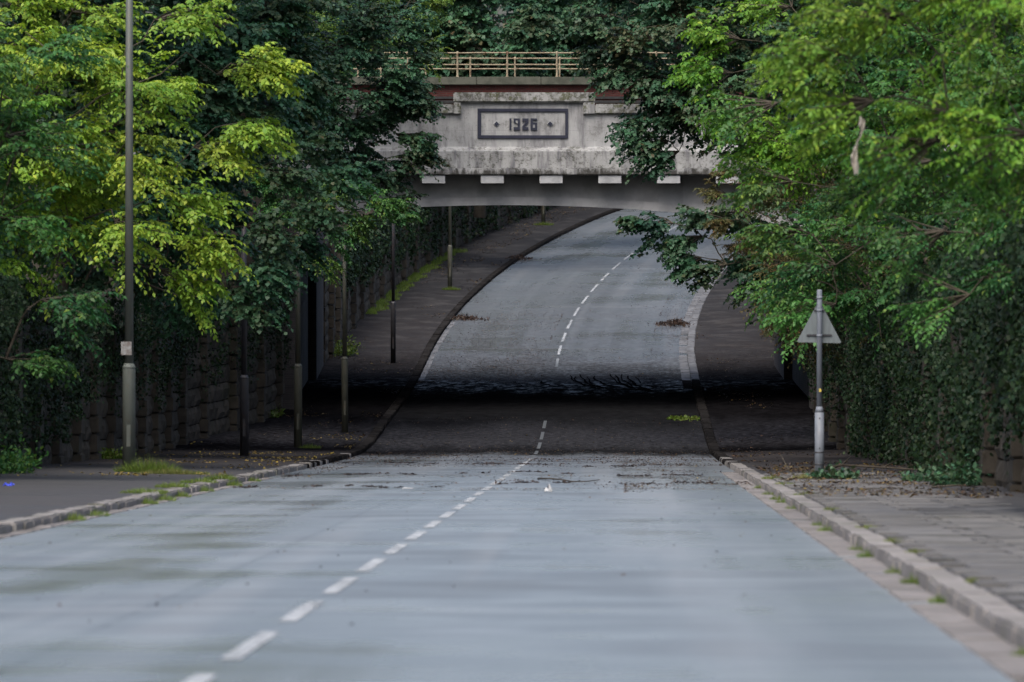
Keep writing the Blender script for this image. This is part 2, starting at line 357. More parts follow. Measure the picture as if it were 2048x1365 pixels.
M['blue'] = simple('blue_plastic', (0.04, 0.06, 0.55), (0.07, 0.10, 0.62), 20, 0.4); M['litter'] = simple('white_litter', (0.45, 0.46, 0.46), (0.34, 0.34, 0.34), 15, 0.7)
M['rag'] = simple('pale_rag', (0.36, 0.33, 0.28), (0.22, 0.20, 0.17), 9, 0.9)
LF = {}
LF['lime'] = mat_leaf('leaf_lime_yellowgreen', (0.028, 0.110, 0.022), (0.085, 0.245, 0.032), (0.190, 0.400, 0.052), (0.44, 0.52, 0.060), trans=0.38)
LF['green'] = mat_leaf('leaf_mid_green', (0.013, 0.060, 0.022), (0.034, 0.130, 0.038), (0.076, 0.215, 0.046), (0.22, 0.31, 0.050), trans=0.36)
LF['dark'] = mat_leaf('leaf_sycamore_dark', (0.011, 0.042, 0.025), (0.025, 0.088, 0.048), (0.046, 0.138, 0.064), (0.10, 0.095, 0.035), trans=0.28)
LF['far'] = mat_leaf('leaf_far_green', (0.016, 0.052, 0.033), (0.034, 0.102, 0.054), (0.058, 0.152, 0.068), (0.10, 0.075, 0.035), trans=0.2)
LF['ylw'] = mat_leaf('leaf_bright_green', (0.022, 0.090, 0.016), (0.070, 0.210, 0.026), (0.180, 0.380, 0.040), (0.36, 0.46, 0.050), trans=0.38)
LF['red'] = mat_leaf('leaf_turning_shrub', (0.026, 0.048, 0.018), (0.058, 0.082, 0.026), (0.098, 0.110, 0.034), (0.20, 0.080, 0.030))
LF['ivy'] = mat_leaf('leaf_ivy', (0.004, 0.012, 0.005), (0.008, 0.023, 0.009), (0.022, 0.050, 0.016), (0.06, 0.065, 0.02), trans=0.12, rough=0.5, spec=0.2)
LF['grass'] = mat_leaf('leaf_grass', (0.050, 0.100, 0.016), (0.095, 0.170, 0.022), (0.150, 0.225, 0.034), (0.22, 0.18, 0.07), trans=0.3)
LF['litter'] = mat_leaf('fallen_leaf', (0.020, 0.012, 0.009), (0.050, 0.028, 0.018), (0.105, 0.062, 0.034), (0.36, 0.27, 0.045), trans=0.1)

# ---------------------------------------------------------------- setting: ground, road, pavements
def strip(name, us, ds, dzs, mat, kind='structure', zfun=None):
    """sheet over offsets us (functions of d or numbers) x distances ds, UV = (u, d) in metres"""
    ds = np.asarray(ds, float); cols = []
    for u, dz in zip(us, dzs):
        uu = u(ds) if callable(u) else np.full(len(ds), float(u)); cols.append((pt(uu, ds, dz), uu))
    V = np.stack([c[0] for c in cols], 1).reshape(-1, 3); U = np.stack([c[1] for c in cols], 1).reshape(-1)
    D = np.repeat(ds, len(us)); n = len(us)
    i = np.arange(len(ds) - 1)[:, None] * n + np.arange(n - 1)[None]
    F = np.stack([i, i + 1, i + n + 1, i + n], -1).reshape(-1, 4)
    me = np_mesh(name, V, F)
    uvl = me.uv_layers.new(name='UVMap'); uv = np.stack([U, D], -1)[F.ravel()].astype(np.float32); uvl.data.foreach_set('uv', uv.ravel())
    smooth(me); o = link(name, me, mat)
    if kind: o['kind'] = kind
    return o
ds_road = np.concatenate([np.arange(-40, 140, 4.0), np.arange(140, 300, 1.5), np.arange(300, 420, 4.0)])
us_r = [-W, -4, -3, -2, -1, 0, 1, 2, 3, 4, W]
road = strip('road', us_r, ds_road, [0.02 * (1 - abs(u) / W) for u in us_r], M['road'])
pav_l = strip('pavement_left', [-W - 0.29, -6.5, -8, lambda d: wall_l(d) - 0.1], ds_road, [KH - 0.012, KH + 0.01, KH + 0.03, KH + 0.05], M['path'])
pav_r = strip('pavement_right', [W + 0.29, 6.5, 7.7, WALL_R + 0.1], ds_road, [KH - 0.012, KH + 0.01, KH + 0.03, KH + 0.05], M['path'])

def bank_z(u, d):
    base = np.maximum(zr(d) + 3.1, CAMZ - 1.9); away = np.clip((np.abs(u) - 10) / 14, 0, 1)
    z = base + 1.6 * away
    emb = np.clip(1 - (np.abs(d - 198) - 11) / 9, 0, 1); emb = emb * emb * (3 - 2 * emb)
    return np.maximum(z, z * (1 - emb) + (CAMZ + 3.2) * emb)
def make_ground():
    us = np.array([-1500, -500, -160, -80, -45, -30, -24, -19, -16, -13.5, -12, -11.25, -11.15, -9.6, -9.5, -5, 0, 5, 9.2, 9.35, 10.5, 12, 14, 17, 21, 26, 34, 50, 90, 170, 500, 1500], float)
    ds = np.concatenate([[-400, -150], np.arange(-60, 150, 10), np.arange(150, 240, 2.5), np.arange(240, 420, 8), [500, 700, 1000, 1500, 2500]])
    V = []
    for d in ds:
        wlv = float(wall_l(d))
        for u in us:
            uu = u
            if u in (-11.15,): uu = wlv - 0.38
            if u in (-11.25,): uu = wlv - 0.5
            if u == -9.6: uu = wlv - 0.3
            if u == -9.5: uu = wlv - 0.2
            inside = (uu > wlv - 0.45) and (uu < 9.3)
            z = float(zr(d)) - 0.4 if inside else float(bank_z(uu, d))
            if not inside and abs(uu) < 60: z += 0.25 * math.sin(uu * 0.9 + d * 0.33) * math.sin(d * 0.21 + 1.0)
            V.append((float(xc(min(d, 420))) + uu, d, z))
    n = len(us); i = np.arange(len(ds) - 1)[:, None] * n + np.arange(n - 1)[None]
    F = np.stack([i, i + 1, i + n + 1, i + n], -1).reshape(-1, 4)
    return tag(link('ground', np_mesh('ground', np.array(V), F), M['earth']), kind='structure')
ground = make_ground()

# centre line dashes: 4 m marks, 2 m gaps
def dash(d0, d1):
    ds = np.linspace(d0, d1, 5)
    V = []; U = []
    for d in ds:
        for u in ((-0.065, 0.065) if d0 < 140 else (-0.05, 0.05)):
            V.append(pt(u, d, 0.026)); U.append((u, d))
    F = np.array([(2 * i, 2 * i + 1, 2 * i + 3, 2 * i + 2) for i in range(4)])
    me = np_mesh('centre_line_dash', np.array(V), F)
    uvl = me.uv_layers.new(name='UVMap'); uvl.data.foreach_set('uv', np.array(U, np.float32)[F.ravel()].ravel())
    link('centre_line_dash', me, M['paint'], road)
k = 34.9 - 18
while k < 300:
    if not 184 < k < 213: dash(k, k + 4.1)
    k += 6.0

def place(o, u, d, dz=0.0, spin=0.0, jig=0.0):
    p = pt(u, d, dz); h = math.atan(float(xcp(d))); s = (float(zr(d + .5)) - float(zr(d - .5)))
    o.location = p; o.rotation_euler = (math.atan(s) + random.gauss(0, jig), random.gauss(0, jig), -h + spin)
def stone_mesh(name, lx, ly, lz, b, rough=0.0):
    mb = MB().box(-lx / 2, lx / 2, -ly / 2, ly / 2, -lz, 0, b); me = mb.mesh(name)
    if rough:
        for q in me.vertices: q.co += Vector((random.gauss(0, rough), random.gauss(0, rough), random.gauss(0, rough * 0.5)))
    return me
# kerbs and gutters, stone by stone
def kerb(side):
    par = empty('kerb_' + side); tag(par, kind='structure'); sg = -1 if side == 'left' else 1
    ms = []
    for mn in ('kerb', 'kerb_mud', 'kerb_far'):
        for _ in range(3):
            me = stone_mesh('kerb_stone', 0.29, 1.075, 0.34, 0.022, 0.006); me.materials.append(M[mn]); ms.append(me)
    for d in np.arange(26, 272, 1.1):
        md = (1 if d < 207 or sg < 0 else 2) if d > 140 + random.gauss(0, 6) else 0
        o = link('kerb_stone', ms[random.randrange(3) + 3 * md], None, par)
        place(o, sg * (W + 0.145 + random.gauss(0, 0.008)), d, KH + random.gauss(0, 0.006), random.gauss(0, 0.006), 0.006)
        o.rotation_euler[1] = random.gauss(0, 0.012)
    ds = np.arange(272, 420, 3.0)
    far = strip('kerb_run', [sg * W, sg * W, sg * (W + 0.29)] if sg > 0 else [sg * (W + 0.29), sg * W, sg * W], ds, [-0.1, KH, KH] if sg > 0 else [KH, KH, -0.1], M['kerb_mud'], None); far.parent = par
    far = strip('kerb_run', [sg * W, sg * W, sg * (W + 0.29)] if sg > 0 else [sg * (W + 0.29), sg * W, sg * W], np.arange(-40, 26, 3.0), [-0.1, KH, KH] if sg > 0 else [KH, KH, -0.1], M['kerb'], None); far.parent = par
    gp = empty('gutter_' + side); tag(gp, kind='structure')
    gs = []
    wg = 0.34 if sg > 0 else 0.22
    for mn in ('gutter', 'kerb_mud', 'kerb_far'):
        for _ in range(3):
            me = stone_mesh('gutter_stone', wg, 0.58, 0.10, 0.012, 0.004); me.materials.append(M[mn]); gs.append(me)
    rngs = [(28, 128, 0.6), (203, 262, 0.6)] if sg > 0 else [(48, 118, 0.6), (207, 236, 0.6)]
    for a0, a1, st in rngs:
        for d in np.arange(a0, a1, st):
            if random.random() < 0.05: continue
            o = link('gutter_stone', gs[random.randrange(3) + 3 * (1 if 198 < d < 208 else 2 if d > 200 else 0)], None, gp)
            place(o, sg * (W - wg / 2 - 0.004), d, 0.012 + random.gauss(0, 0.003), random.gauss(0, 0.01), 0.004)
kerb('left'); kerb('right')
# flagstones of the right pavement
fl = []
for i in range(4):
    me = stone_mesh('flagstone', 0.86, 0.86, 0.06, 0.01, 0.003); me.materials.append(M['flag']); fl.append(me)
cnt = 0; more = MB()
for r_, d in enumerate(np.arange(14, 116, 0.90)):
    for c_ in range(4):
        u = W + 0.29 + 0.445 + c_ * 0.885 + (0.2 if r_ % 2 else 0.0)
        if u + 0.44 > WALL_R: continue
        if d > 96 and random.random() < 0.25: continue
        if d < 38 or float(xc(d)) + u - 0.45 > 0.0905 * d + 0.5 or cnt > 296:
            p = Vector(pt(u, d, KH + 0.012 + 0.022 * (u - W) / 3.6 + random.gauss(0, 0.003))); me = fl[random.randrange(4)]
            mt = Matrix.Translation(p) @ Matrix.Rotation(math.atan(float(zr(d + .5) - zr(d - .5))), 4, 'X') @ Matrix.Rotation(-math.atan(float(xcp(d))), 4, 'Z')
            more.add([mt @ q.co for q in me.vertices], [list(f.vertices) for f in me.polygons]); continue
        o = link('flagstone', fl[random.randrange(4)], None, pav_r); cnt += 1
        place(o, u + random.gauss(0, 0.008), d, KH + 0.012 + 0.022 * (u - W) / 3.6 + random.gauss(0, 0.003), random.gauss(0, 0.010), 0.0045)

me = bpy.data.meshes.new('flagstone_run'); me.from_pydata(more.v, [], more.f); me.update(); o = link('flagstone_run', me, M['flag'], pav_r); o['kind'] = 'stuff'

# ---------------------------------------------------------------- retaining walls
def block_mesh(name, l, h, dep, b=0.05):
    """rock faced block: face towards +x, bulging"""
    nx, nz = 5, 4; v = []; f = []
    for i in range(nx):
        for j in range(nz):
            y = -l / 2 + l * i / (nx - 1); z = h * j / (nz - 1)
            e_ = min(i, nx - 1 - i, 1) * min(j, nz - 1 - j, 1)
            x = dep if not e_ else dep + 0.035 + random.uniform(-0.025, 0.05)
            v.append((x, y + (random.gauss(0, 0.012)), z + (random.gauss(0, 0.008))))
    for i in range(nx - 1):
        for j in range(nz - 1):
            a0 = i * nz + j; f.append((a0, a0 + nz, a0 + nz + 1, a0 + 1))
    ring = [i * nz for i in range(nx)] + [(nx - 1) * nz + j for j in range(1, nz)] + [i * nz + nz - 1 for i in range(nx - 2, -1, -1)] + [j for j in range(nz - 2, 0, -1)]
    n0 = len(v)
    for q in ring: v.append((-0.06, v[q][1], v[q][2]))
    for i in range(len(ring)):
        j = (i + 1) % len(ring); f.append((ring[j], ring[i], n0 + i, n0 + j))
    me = bpy.data.meshes.new(name); me.from_pydata(v, [], f); me.update(); me.materials.append(M['stone']); return me
def retaining_wall(name, label, sg, d0, d1, height, indiv, pil_step):
    """sg -1: wall on the left, faces right.  indiv(d, course) -> build that block as a piece of its own"""
    p0 = pt(sg * 9, (d0 + d1) / 2); root = empty(name, p0); tag(root, label, 'wall')
    inv = Matrix.Translation(-Vector(p0))
    off = wall_l if sg < 0 else (lambda d: np.full(np.shape(d), WALL_R))
    ds = np.arange(d0, d1 + 0.01, 1.0); top = lambda d: height(d)
    V = []; F = []
    for d in ds:
        u = float(off(d)); b = pt(u, d, -0.25); c = pt(u + sg * 0.5, d, -0.25); h = float(height(d)) + 0.25
        V += [b, b + [0, 0, h], c + [0, 0, h], c]
    n = len(ds)
    for i in range(n - 1):
        for j in range(4): F.append((4 * i + j, 4 * i + (j + 1) % 4, 4 * i + 4 + (j + 1) % 4, 4 * i + 4 + j))
    me = bpy.data.meshes.new('backing'); me.from_pydata([tuple(np.array(q) - p0) for q in V], [], F + [(0, 1, 2, 3), tuple(4 * n - 4 + j for j in (3, 2, 1, 0))]); me.update()
    link('backing', me, M['mortar'], root)
    hc = 0.54; var = {}
    for ln in (0.66, 0.86, 1.08): var[ln] = [block_mesh('block', ln - 0.035, hc - 0.035, 0.06) for _ in range(3)]
    rest = MB(); cnt = 0
    hm = int(max(float(height(d)) for d in ds) / hc) + 1
    for cs in range(hm):
        d = d0 + random.uniform(0, 0.4)
        while d < d1 - 1:
            ln = random.choice((0.66, 0.86, 1.08)); dm = d + ln / 2
            if (cs + 1) * hc < float(height(dm)):
                u = float(off(dm)) - sg * 0.02
                p = pt(u, dm, 0.10 + cs * hc); du = (float(off(dm + .5)) - float(off(dm - .5)))
                yaw = -math.atan(float(xcp(dm)) + du) + (math.pi if sg > 0 else 0)
                sl = float(zr(dm + .5) - zr(dm - .5))
                mt = Matrix.Translation(Vector(p) - Vector(p0)) @ Matrix.Rotation(yaw, 4, 'Z') @ Matrix.Rotation(math.atan(sl) * (1 if sg < 0 else -1), 4, 'X')
                me = random.choice(var[ln])
                if indiv(dm, cs) and cnt < 298:
                    o = link('block', me, None, root); o.matrix_local = mt; cnt += 1
                else:
                    rest.add([mt @ q.co for q in me.vertices], [list(f.vertices) for f in me.polygons])
            d += ln
    if rest.v:
        me = bpy.data.meshes.new('blockwork'); me.from_pydata(rest.v, [], rest.f); me.update(); o = link('blockwork', me, M['stone'], root); o['kind'] = 'stuff'
    # pilasters
    for d in np.arange(d0 + pil_step * 0.6, d1 - 1, pil_step):
        u = float(off(d)); hh = float(height(d)); p = pt(u - sg * 0.02, d, -0.1)
        mb = MB(); z = 0.0
        while z < hh:
            q = random.uniform(0.40, 0.48); mb.box(-0.05, 0.27 + random.uniform(-.03, .05), -0.42 + random.uniform(-.03, .03), 0.42 + random.uniform(-.03, .03), z, min(z + q - 0.02, hh + 0.1), 0.03); z += q
        o = mb.build('pilaster', M['stone'], root); o.location = Vector(p) - Vector(p0); o.rotation_euler = (0, 0, -math.atan(float(xcp(d))) + (math.pi if sg > 0 else 0))
    mb = MB()
    for d in np.arange(d0, d1 - 0.6, 1.0):
        dm = d + 0.5; u = float(off(dm)) + sg * 0.2; p = Vector(pt(u, dm, float(height(dm)))) - Vector(p0)
        mb.box(p.x - 0.36, p.x + 0.36, p.y - 0.485, p.y + 0.485, p.z, p.z + 0.2, 0.03)
    o = mb.build('coping_run', M['stone'], root); o['kind'] = 'stuff'
    return root
hl = lambda d: np.interp(d, [60, 150, 175, 190], [3.3, 3.4, 4.6, 6.0])
retaining_wall('retaining_wall', 'rock-faced stone retaining wall with pilasters behind the dark lamp posts before the bridge', -1, 30, 187.6, hl, lambda d, c: 134 < d < 187 and c < 6, 4.6)
retaining_wall('retaining_wall', 'stone wall with ivy and pilasters beside the far pavement beyond the bridge', -1, 215, 318, lambda d: np.interp(d, [215, 225, 260, 300], [5.2, 4.2, 3.4, 3.2]), lambda d, c: 216 < d < 268 and c < 5, 4.6)
retaining_wall('retaining_wall', 'ivy-clad stone wall behind the triangular road sign', 1, 22, 187.6, hl, lambda d, c: (86 < d < 104 and c < 6) or (150 < d < 187 and c < 4), 6.5)
retaining_wall('retaining_wall', 'dark stone wall under the shrubs on the outside of the far bend', 1, 215, 318, lambda d: np.interp(d, [215, 225, 300], [5.0, 3.8, 3.2]), lambda d, c: False, 6.0)

# ---------------------------------------------------------------- the bridge
BD = 188.0; BS = 11378 / BD
bx = lambda px: (px - 1024) / BS
bz = lambda py: CAMZ + (500 - py) / BS
def arch(x, lift=0.0):
    t = x + 0.2; return bz(410) - 0.0078 * t * t + lift
def bridge():
    root = empty('bridge', (1.2, BD, 0)); tag(root, 'weathered white concrete road bridge with date panel reading 1926', 'bridge')
    P = lambda mb, n, m, sm=False: (lambda o: (setattr(o, 'matrix_parent_inverse', Matrix.Translation((-1.2, -BD, 0))), o)[1])(mb.build(n, m, root, sm))
    XL, XR = -17.0, 19.0
    P(MB().box(XL, XR, BD, BD + 0.45, bz(352), bz(226)), 'parapet_wall', M['conc'])
    P(MB().box(bx(912), bx(1186), BD + 0.003, BD + 0.447, bz(226), bz(204)), 'date_panel_wall', M['conc'])
    P(MB().box(XL, bx(907.2), BD - 0.13, BD + 0.6, bz(228), bz(208), 0.035), 'coping', M['conc_top'])
    P(MB().box(bx(1190), XR, BD - 0.13, BD + 0.6, bz(228), bz(208), 0.035), 'coping', M['conc_top'])
    P(MB().box(bx(907), bx(1190), BD - 0.15, BD + 0.6, bz(205), bz(185), 0.04), 'coping', M['conc_top'])
    P(MB().box(bx(907.5), bx(922), BD - 0.145, BD + 0.59, bz(228.3), bz(205), 0.02), 'coping_return', M['conc_top'])
    P(MB().box(bx(1166), bx(1189.6), BD - 0.145, BD + 0.59, bz(228.3), bz(205), 0.02), 'coping_return', M['conc_top'])
    # plinth with weathered slope, cornice
    y0 = BD - 0.30
    prof = [(BD + 0.01, bz(293)), (y0, bz(303)), (y0, bz(336)), (BD + 0.01, bz(336))]
    v = [(x, y, z) for x in (XL, XR) for y, z in prof]; n = 4
    P(MB().add(v, [(0, 1, 2, 3), (7, 6, 5, 4)] + [(i, i + 4, (i + 1) % 4 + 4, (i + 1) % 4) for i in range(4)]), 'plinth', M['conc_low'])
    P(MB().box(XL, XR, BD - 0.48, BD + 0.02, bz(350.5), bz(336.2), 0.03), 'cornice', M['conc_low'])
    for i in range(-7, 9):
        px = 1101 + i * 117.3
        if XL < bx(px) < XR: P(MB().box(bx(px - 22), bx(px + 24), BD - 0.42, BD + 0.55, bz(367), bz(350.8), 0.008), 'bracket', M['white'])
    # girder web and lower flange on both faces
    xs = np.linspace(-8.6, 11.0, 41)
    def girder(ya, yb, yc_, yd, lf=0.0):
        for nm, zt, zb_, a0, a1, mt in (('girder_web', lambda x: bz(351), lambda x: arch(x, 0.28 + lf), ya, yb, 'girder'), ('girder_flange', lambda x: arch(x, 0.278 + lf), lambda x: arch(x, lf), yc_, yd, 'girder')):
            v = []; f = []
            for x in xs:
                v += [(x, a0, zt(x)), (x, a0, zb_(x)), (x, a1, zb_(x)), (x, a1, zt(x))]
            for i in range(len(xs) - 1):
                for j in range(4): f.append((4 * i + j, 4 * i + (j + 1) % 4, 4 * i + 4 + (j + 1) % 4, 4 * i + 4 + j))
            f += [(0, 1, 2, 3), tuple(4 * len(xs) - 4 + j for j in range(4))]
            P(MB().add(v, f), nm, M[mt])
    girder(BD + 0.62, BD + 0.95, BD + 0.42, BD + 1.1)
    girder(BD + 18.1, BD + 18.4, BD + 17.9, BD + 18.6, 0.28)
    for i in range(-5, 6):
        x = bx(1160 + i * 105); P(MB().box(x - 0.06, x + 0.06, BD + 0.56, BD + 0.64, arch(x, 0.27), bz(351), 0.01), 'stiffener', M['girder'])
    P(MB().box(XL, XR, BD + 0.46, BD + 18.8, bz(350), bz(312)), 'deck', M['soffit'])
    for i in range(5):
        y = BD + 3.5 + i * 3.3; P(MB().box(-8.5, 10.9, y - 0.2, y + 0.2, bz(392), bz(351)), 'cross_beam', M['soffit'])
    for x0, x1 in ((-13.0, float(xc(198)) - 8.75), (float(xc(198)) + 8.8, 15.0)):
        P(MB().box(x0, x1, BD + 0.3, BD + 18.9, -0.6, bz(351.5)), 'abutment', M['brick_dark'])
    for x0, x1 in ((-12.6, float(xc(198)) - 8.45), (float(xc(198)) + 8.5, 14.6)):
        P(MB().box(x0, x1, BD - 0.5, BD + 0.8, -0.6, bz(372), 0.03), 'pier', M['brick_dark'])
        P(MB().box(x0, x1, BD + 18.2, BD + 26.0, -0.6, bz(380), 0.03), 'pier', M['brick_dark'])
    P(MB().box(XL, XR, BD + 18.3, BD + 18.7, bz(312) + 0.002, bz(225)), 'rear_parapet', M['conc'])
    # date panel
    fx0, fx1, fz0, fz1, th = bx(955), bx(1136), bz(277), bz(217.2), 0.105
    def fr(x0, x1, z0, z1): P(MB().box(x0, x1, BD - 0.05, BD + 0.05, z0, z1, 0.006), 'panel_border', M['navy'])
    fr(fx0, fx1, fz1 - th, fz1); fr(fx0, fx1, fz0, fz0 + th); fr(fx0, fx0 + th * 1.15, fz0 + th + .001, fz1 - th - .001); fr(fx1 - th * 0.9, fx1, fz0 + th + .001, fz1 - th - .001)
    q = 1 / 9.752
    X = lambda c: bx(940 + c * q); Z = lambda c: bz(200 + c * q)
    G = {'1': [(770, 360), (806, 360), (806, 586), (770, 586)],
         '9': [(850, 360), (972, 360), (972, 586), (850, 586), (850, 530), (930, 530), (930, 476), (850, 432)],
         '2': [(1018, 360), (1140, 360), (1140, 440), (1058, 530), (1138, 530), (1138, 586), (1018, 586), (1018, 516), (1090, 420), (1060, 405), (1045, 425), (1018, 425)],
         '6': [(1182, 360), (1306, 360), (1306, 398), (1226, 398), (1226, 440), (1308, 440), (1308, 586), (1182, 586)]}
    for g, poly in G.items():
        P(MB().prism([(X(a_), Z(b_)) for a_, b_ in poly][::-1], BD - 0.045, BD + 0.02), 'digit', M['navy'])
    P(MB().prism([(X(a_), Z(b_)) for a_, b_ in [(892, 402), (930, 402), (930, 462), (892, 440)]][::-1], BD - 0.052, BD - 0.046), 'digit_counter', M['conc'])
    P(MB().prism([(X(a_), Z(b_)) for a_, b_ in [(1226, 482), (1266, 482), (1266, 544), (1226, 544)]][::-1], BD - 0.052, BD - 0.046), 'digit_counter', M['conc'])
    for cx, cz in ((518, 465), (1562, 465)):
        P(MB().prism([(X(cx - 62), Z(cz)), (X(cx), Z(cz - 68)), (X(cx + 62), Z(cz)), (X(cx), Z(cz + 56))], BD - 0.028, BD + 0.02), 'diamond_surround', M['white'])
        P(MB().prism([(X(cx - 48), Z(cz)), (X(cx), Z(cz - 48)), (X(cx + 48), Z(cz)), (X(cx), Z(cz + 48))], BD - 0.05, BD - 0.027), 'diamond', M['navy'])
bridge()
PD = 195.0; PS = 11378 / PD
px_ = lambda p, s=PS: (p - 1024) / s
pz_ = lambda p, s=PS: CAMZ + (500 - p) / s
pl = empty('railway_platform', (1, PD, bz(312))); tag(pl, 'red brick railway platform with mossy stone edge above the bridge parapet', 'platform')
def PP(mb, n, m, par, org, sm=False):
    o = mb.build(n, m, par, sm); o.matrix_parent_inverse = Matrix.Translation(-Vector(org)); return o
po = (1, PD, bz(312))
PP(MB().box(-17, 19, PD, PD + 11.2, bz(312) + 0.003, pz_(170)), 'brick_face', M['brick_red'], pl, po)
for i in range(-7, 9):
    x = 1 + i * 2.2; PP(MB().box(x, x + 2.185, PD - 0.22, PD + 0.8, pz_(170) + 0.002, pz_(154) + random.uniform(-.01, .01), 0.015), 'edge_slab', M['platedge'], pl, po)
PP(MB().box(-17, 19, PD + 0.81, PD + 11.3, pz_(170) + 0.002, pz_(156)), 'platform_surface', M['platedge'], pl, po)
PP(MB().box(-17, 19, PD - 0.06, PD - 0.001, pz_(198), pz_(193)), 'cable_run', M['black'], pl, po)
PP(MB().box(-17, 19, PD - 0.06, PD - 0.001, pz_(206), pz_(201)), 'cable_run', M['black'], pl, po)
def railing(label, y, xs, ztop, zmid, zbase):
    org = (xs[0], y, zbase); o = empty('railing', org); tag(o, label, 'railing', None)
    for x in xs:
        h = ztop - zbase; hm = zmid - zbase
        PP(MB().lathe([(0.06, zbase), (0.055, zbase + 0.03), (0.034, zbase + 0.06), (0.032, zbase + hm - 0.07), (0.055, zbase + hm), (0.032, zbase + hm + 0.07), (0.030, ztop - 0.06), (0.055, ztop), (0.03, ztop + 0.055)], 10, x, y), 'post', M['cream'], o, org, True)
    for z in (ztop, zmid):
        mb = MB()
        pts = []
        for x in np.linspace(xs[0], xs[-1], 3 * len(xs)): pts.append((x, y, z + random.gauss(0, 0.004)))
        PP(mb.tube(pts, 0.026, 8), 'rail', M['cream'], o, org, True)
s1 = 11378 / 195.4; s2 = 11378 / 206.0
railing('nearer rusty cream iron railing along the platform edge above the date', 195.4, [(915 + 99.4 * i - 1024) / s1 for i in range(-3, 6)], CAMZ + (500 - 106) / s1, CAMZ + (500 - 129.5) / s1, pz_(154.5))
railing('farther rusty cream iron railing seen through the nearer one', 206.0, [(1030 + 89.3 * i - 1024) / s2 for i in range(-4, 6)], CAMZ + (500 - 117) / s2, CAMZ + (500 - 138) / s2, pz_(157))

# ---------------------------------------------------------------- lamp posts and sign
def lamp_post(label, u, d, r, hb, ht, mat, arm_side=1, notice=False, lean=0.0, arm=True):
    p = pt(u, d, KH - 0.01); o = empty('lamp_post', p); tag(o, label, 'lamp post', 'lamp posts along the left pavement'); o.rotation_euler = (0, lean, 0)
    bs = MB().lathe([(r * 1.0, -0.1), (r, hb - 0.02), (r * 0.98, hb)], 18).build('base_section', mat, o, True)
    MB().lathe([(r * 1.03, hb), (r * 1.03, hb + 0.02), (r * 0.70, hb + 0.10)], 18).build('collar', mat, o, True)
    col = MB().lathe([(r * 0.68, hb + 0.08), (r * 0.50, ht)], 14).build('column', mat, o, True)
    MB().box(-r * 0.3, r * 0.3, -r - 0.004, -r * 0.5, 0.55, 1.0, 0.004).build('access_door', mat, bs)
    if notice:
        MB().box(-r * 0.95 - 0.03, r * 0.45, -r * 0.72, -r * 0.64, hb + 0.27, hb + 0.55, 0.004).build('notice', M['sticker'], col)
    if not arm:
        MB().lathe([(r * 0.46, ht), (r * 0.40, ht + 0.04), (0.01, ht + 0.07)], 12).build('cap', mat, col, True); return o
    am = MB().tube([(0, 0, ht - 0.05), (0.25 * arm_side, 0, ht + 0.28), (0.8 * arm_side, 0, ht + 0.42), (1.3 * arm_side, 0, ht + 0.45)], [r * 0.36, r * 0.33, 0.03, 0.028], 8).build('arm', mat, o, True)
    MB().box(min(1.2 * arm_side, 1.85 * arm_side), max(1.2 * arm_side, 1.85 * arm_side), -0.14, 0.14, ht + 0.38, ht + 0.52, 0.04).build('lantern', M['galv'], am)
    return o
lamp_post('tall grey-green lamp post standing in a grass tuft, with a small worn notice', -7.76, 117.5, 0.135, 2.17, 11.8, M['pole1'], notice=True, lean=0.002)
lamp_post('blackish lamp post beside the stone wall, second post from the camera side', -7.42, 148.5, 0.118, 2.05, 6.4, M['pole2'], lean=-0.001, arm=False)
lamp_post('olive lamp post just before the bridge abutment, third of the row', -6.92, 164.5, 0.118, 2.35, 6.2, M['pole3'], arm=False)
lamp_post('slim olive lamp post near the kerb just before the bridge shadow', -6.07, 175, 0.102, 2.25, 6.5, M['pole3'], lean=-0.003, arm=False)
lamp_post('dark lamp post standing just beyond the bridge shadow on the left pavement', -6.2, 215.5, 0.098, 2.25, 7.5, M['pole2'], lean=0.002)
lamp_post('olive lamp post on the far slope with grass at its foot', -6.3, 251.5, 0.105, 1.85, 8.0, M['pole3'])
lamp_post('farthest lamp post, only its lower length showing beneath the bridge arch', -6.9, 291, 0.105, 1.6, 8.0, M['pole3'])

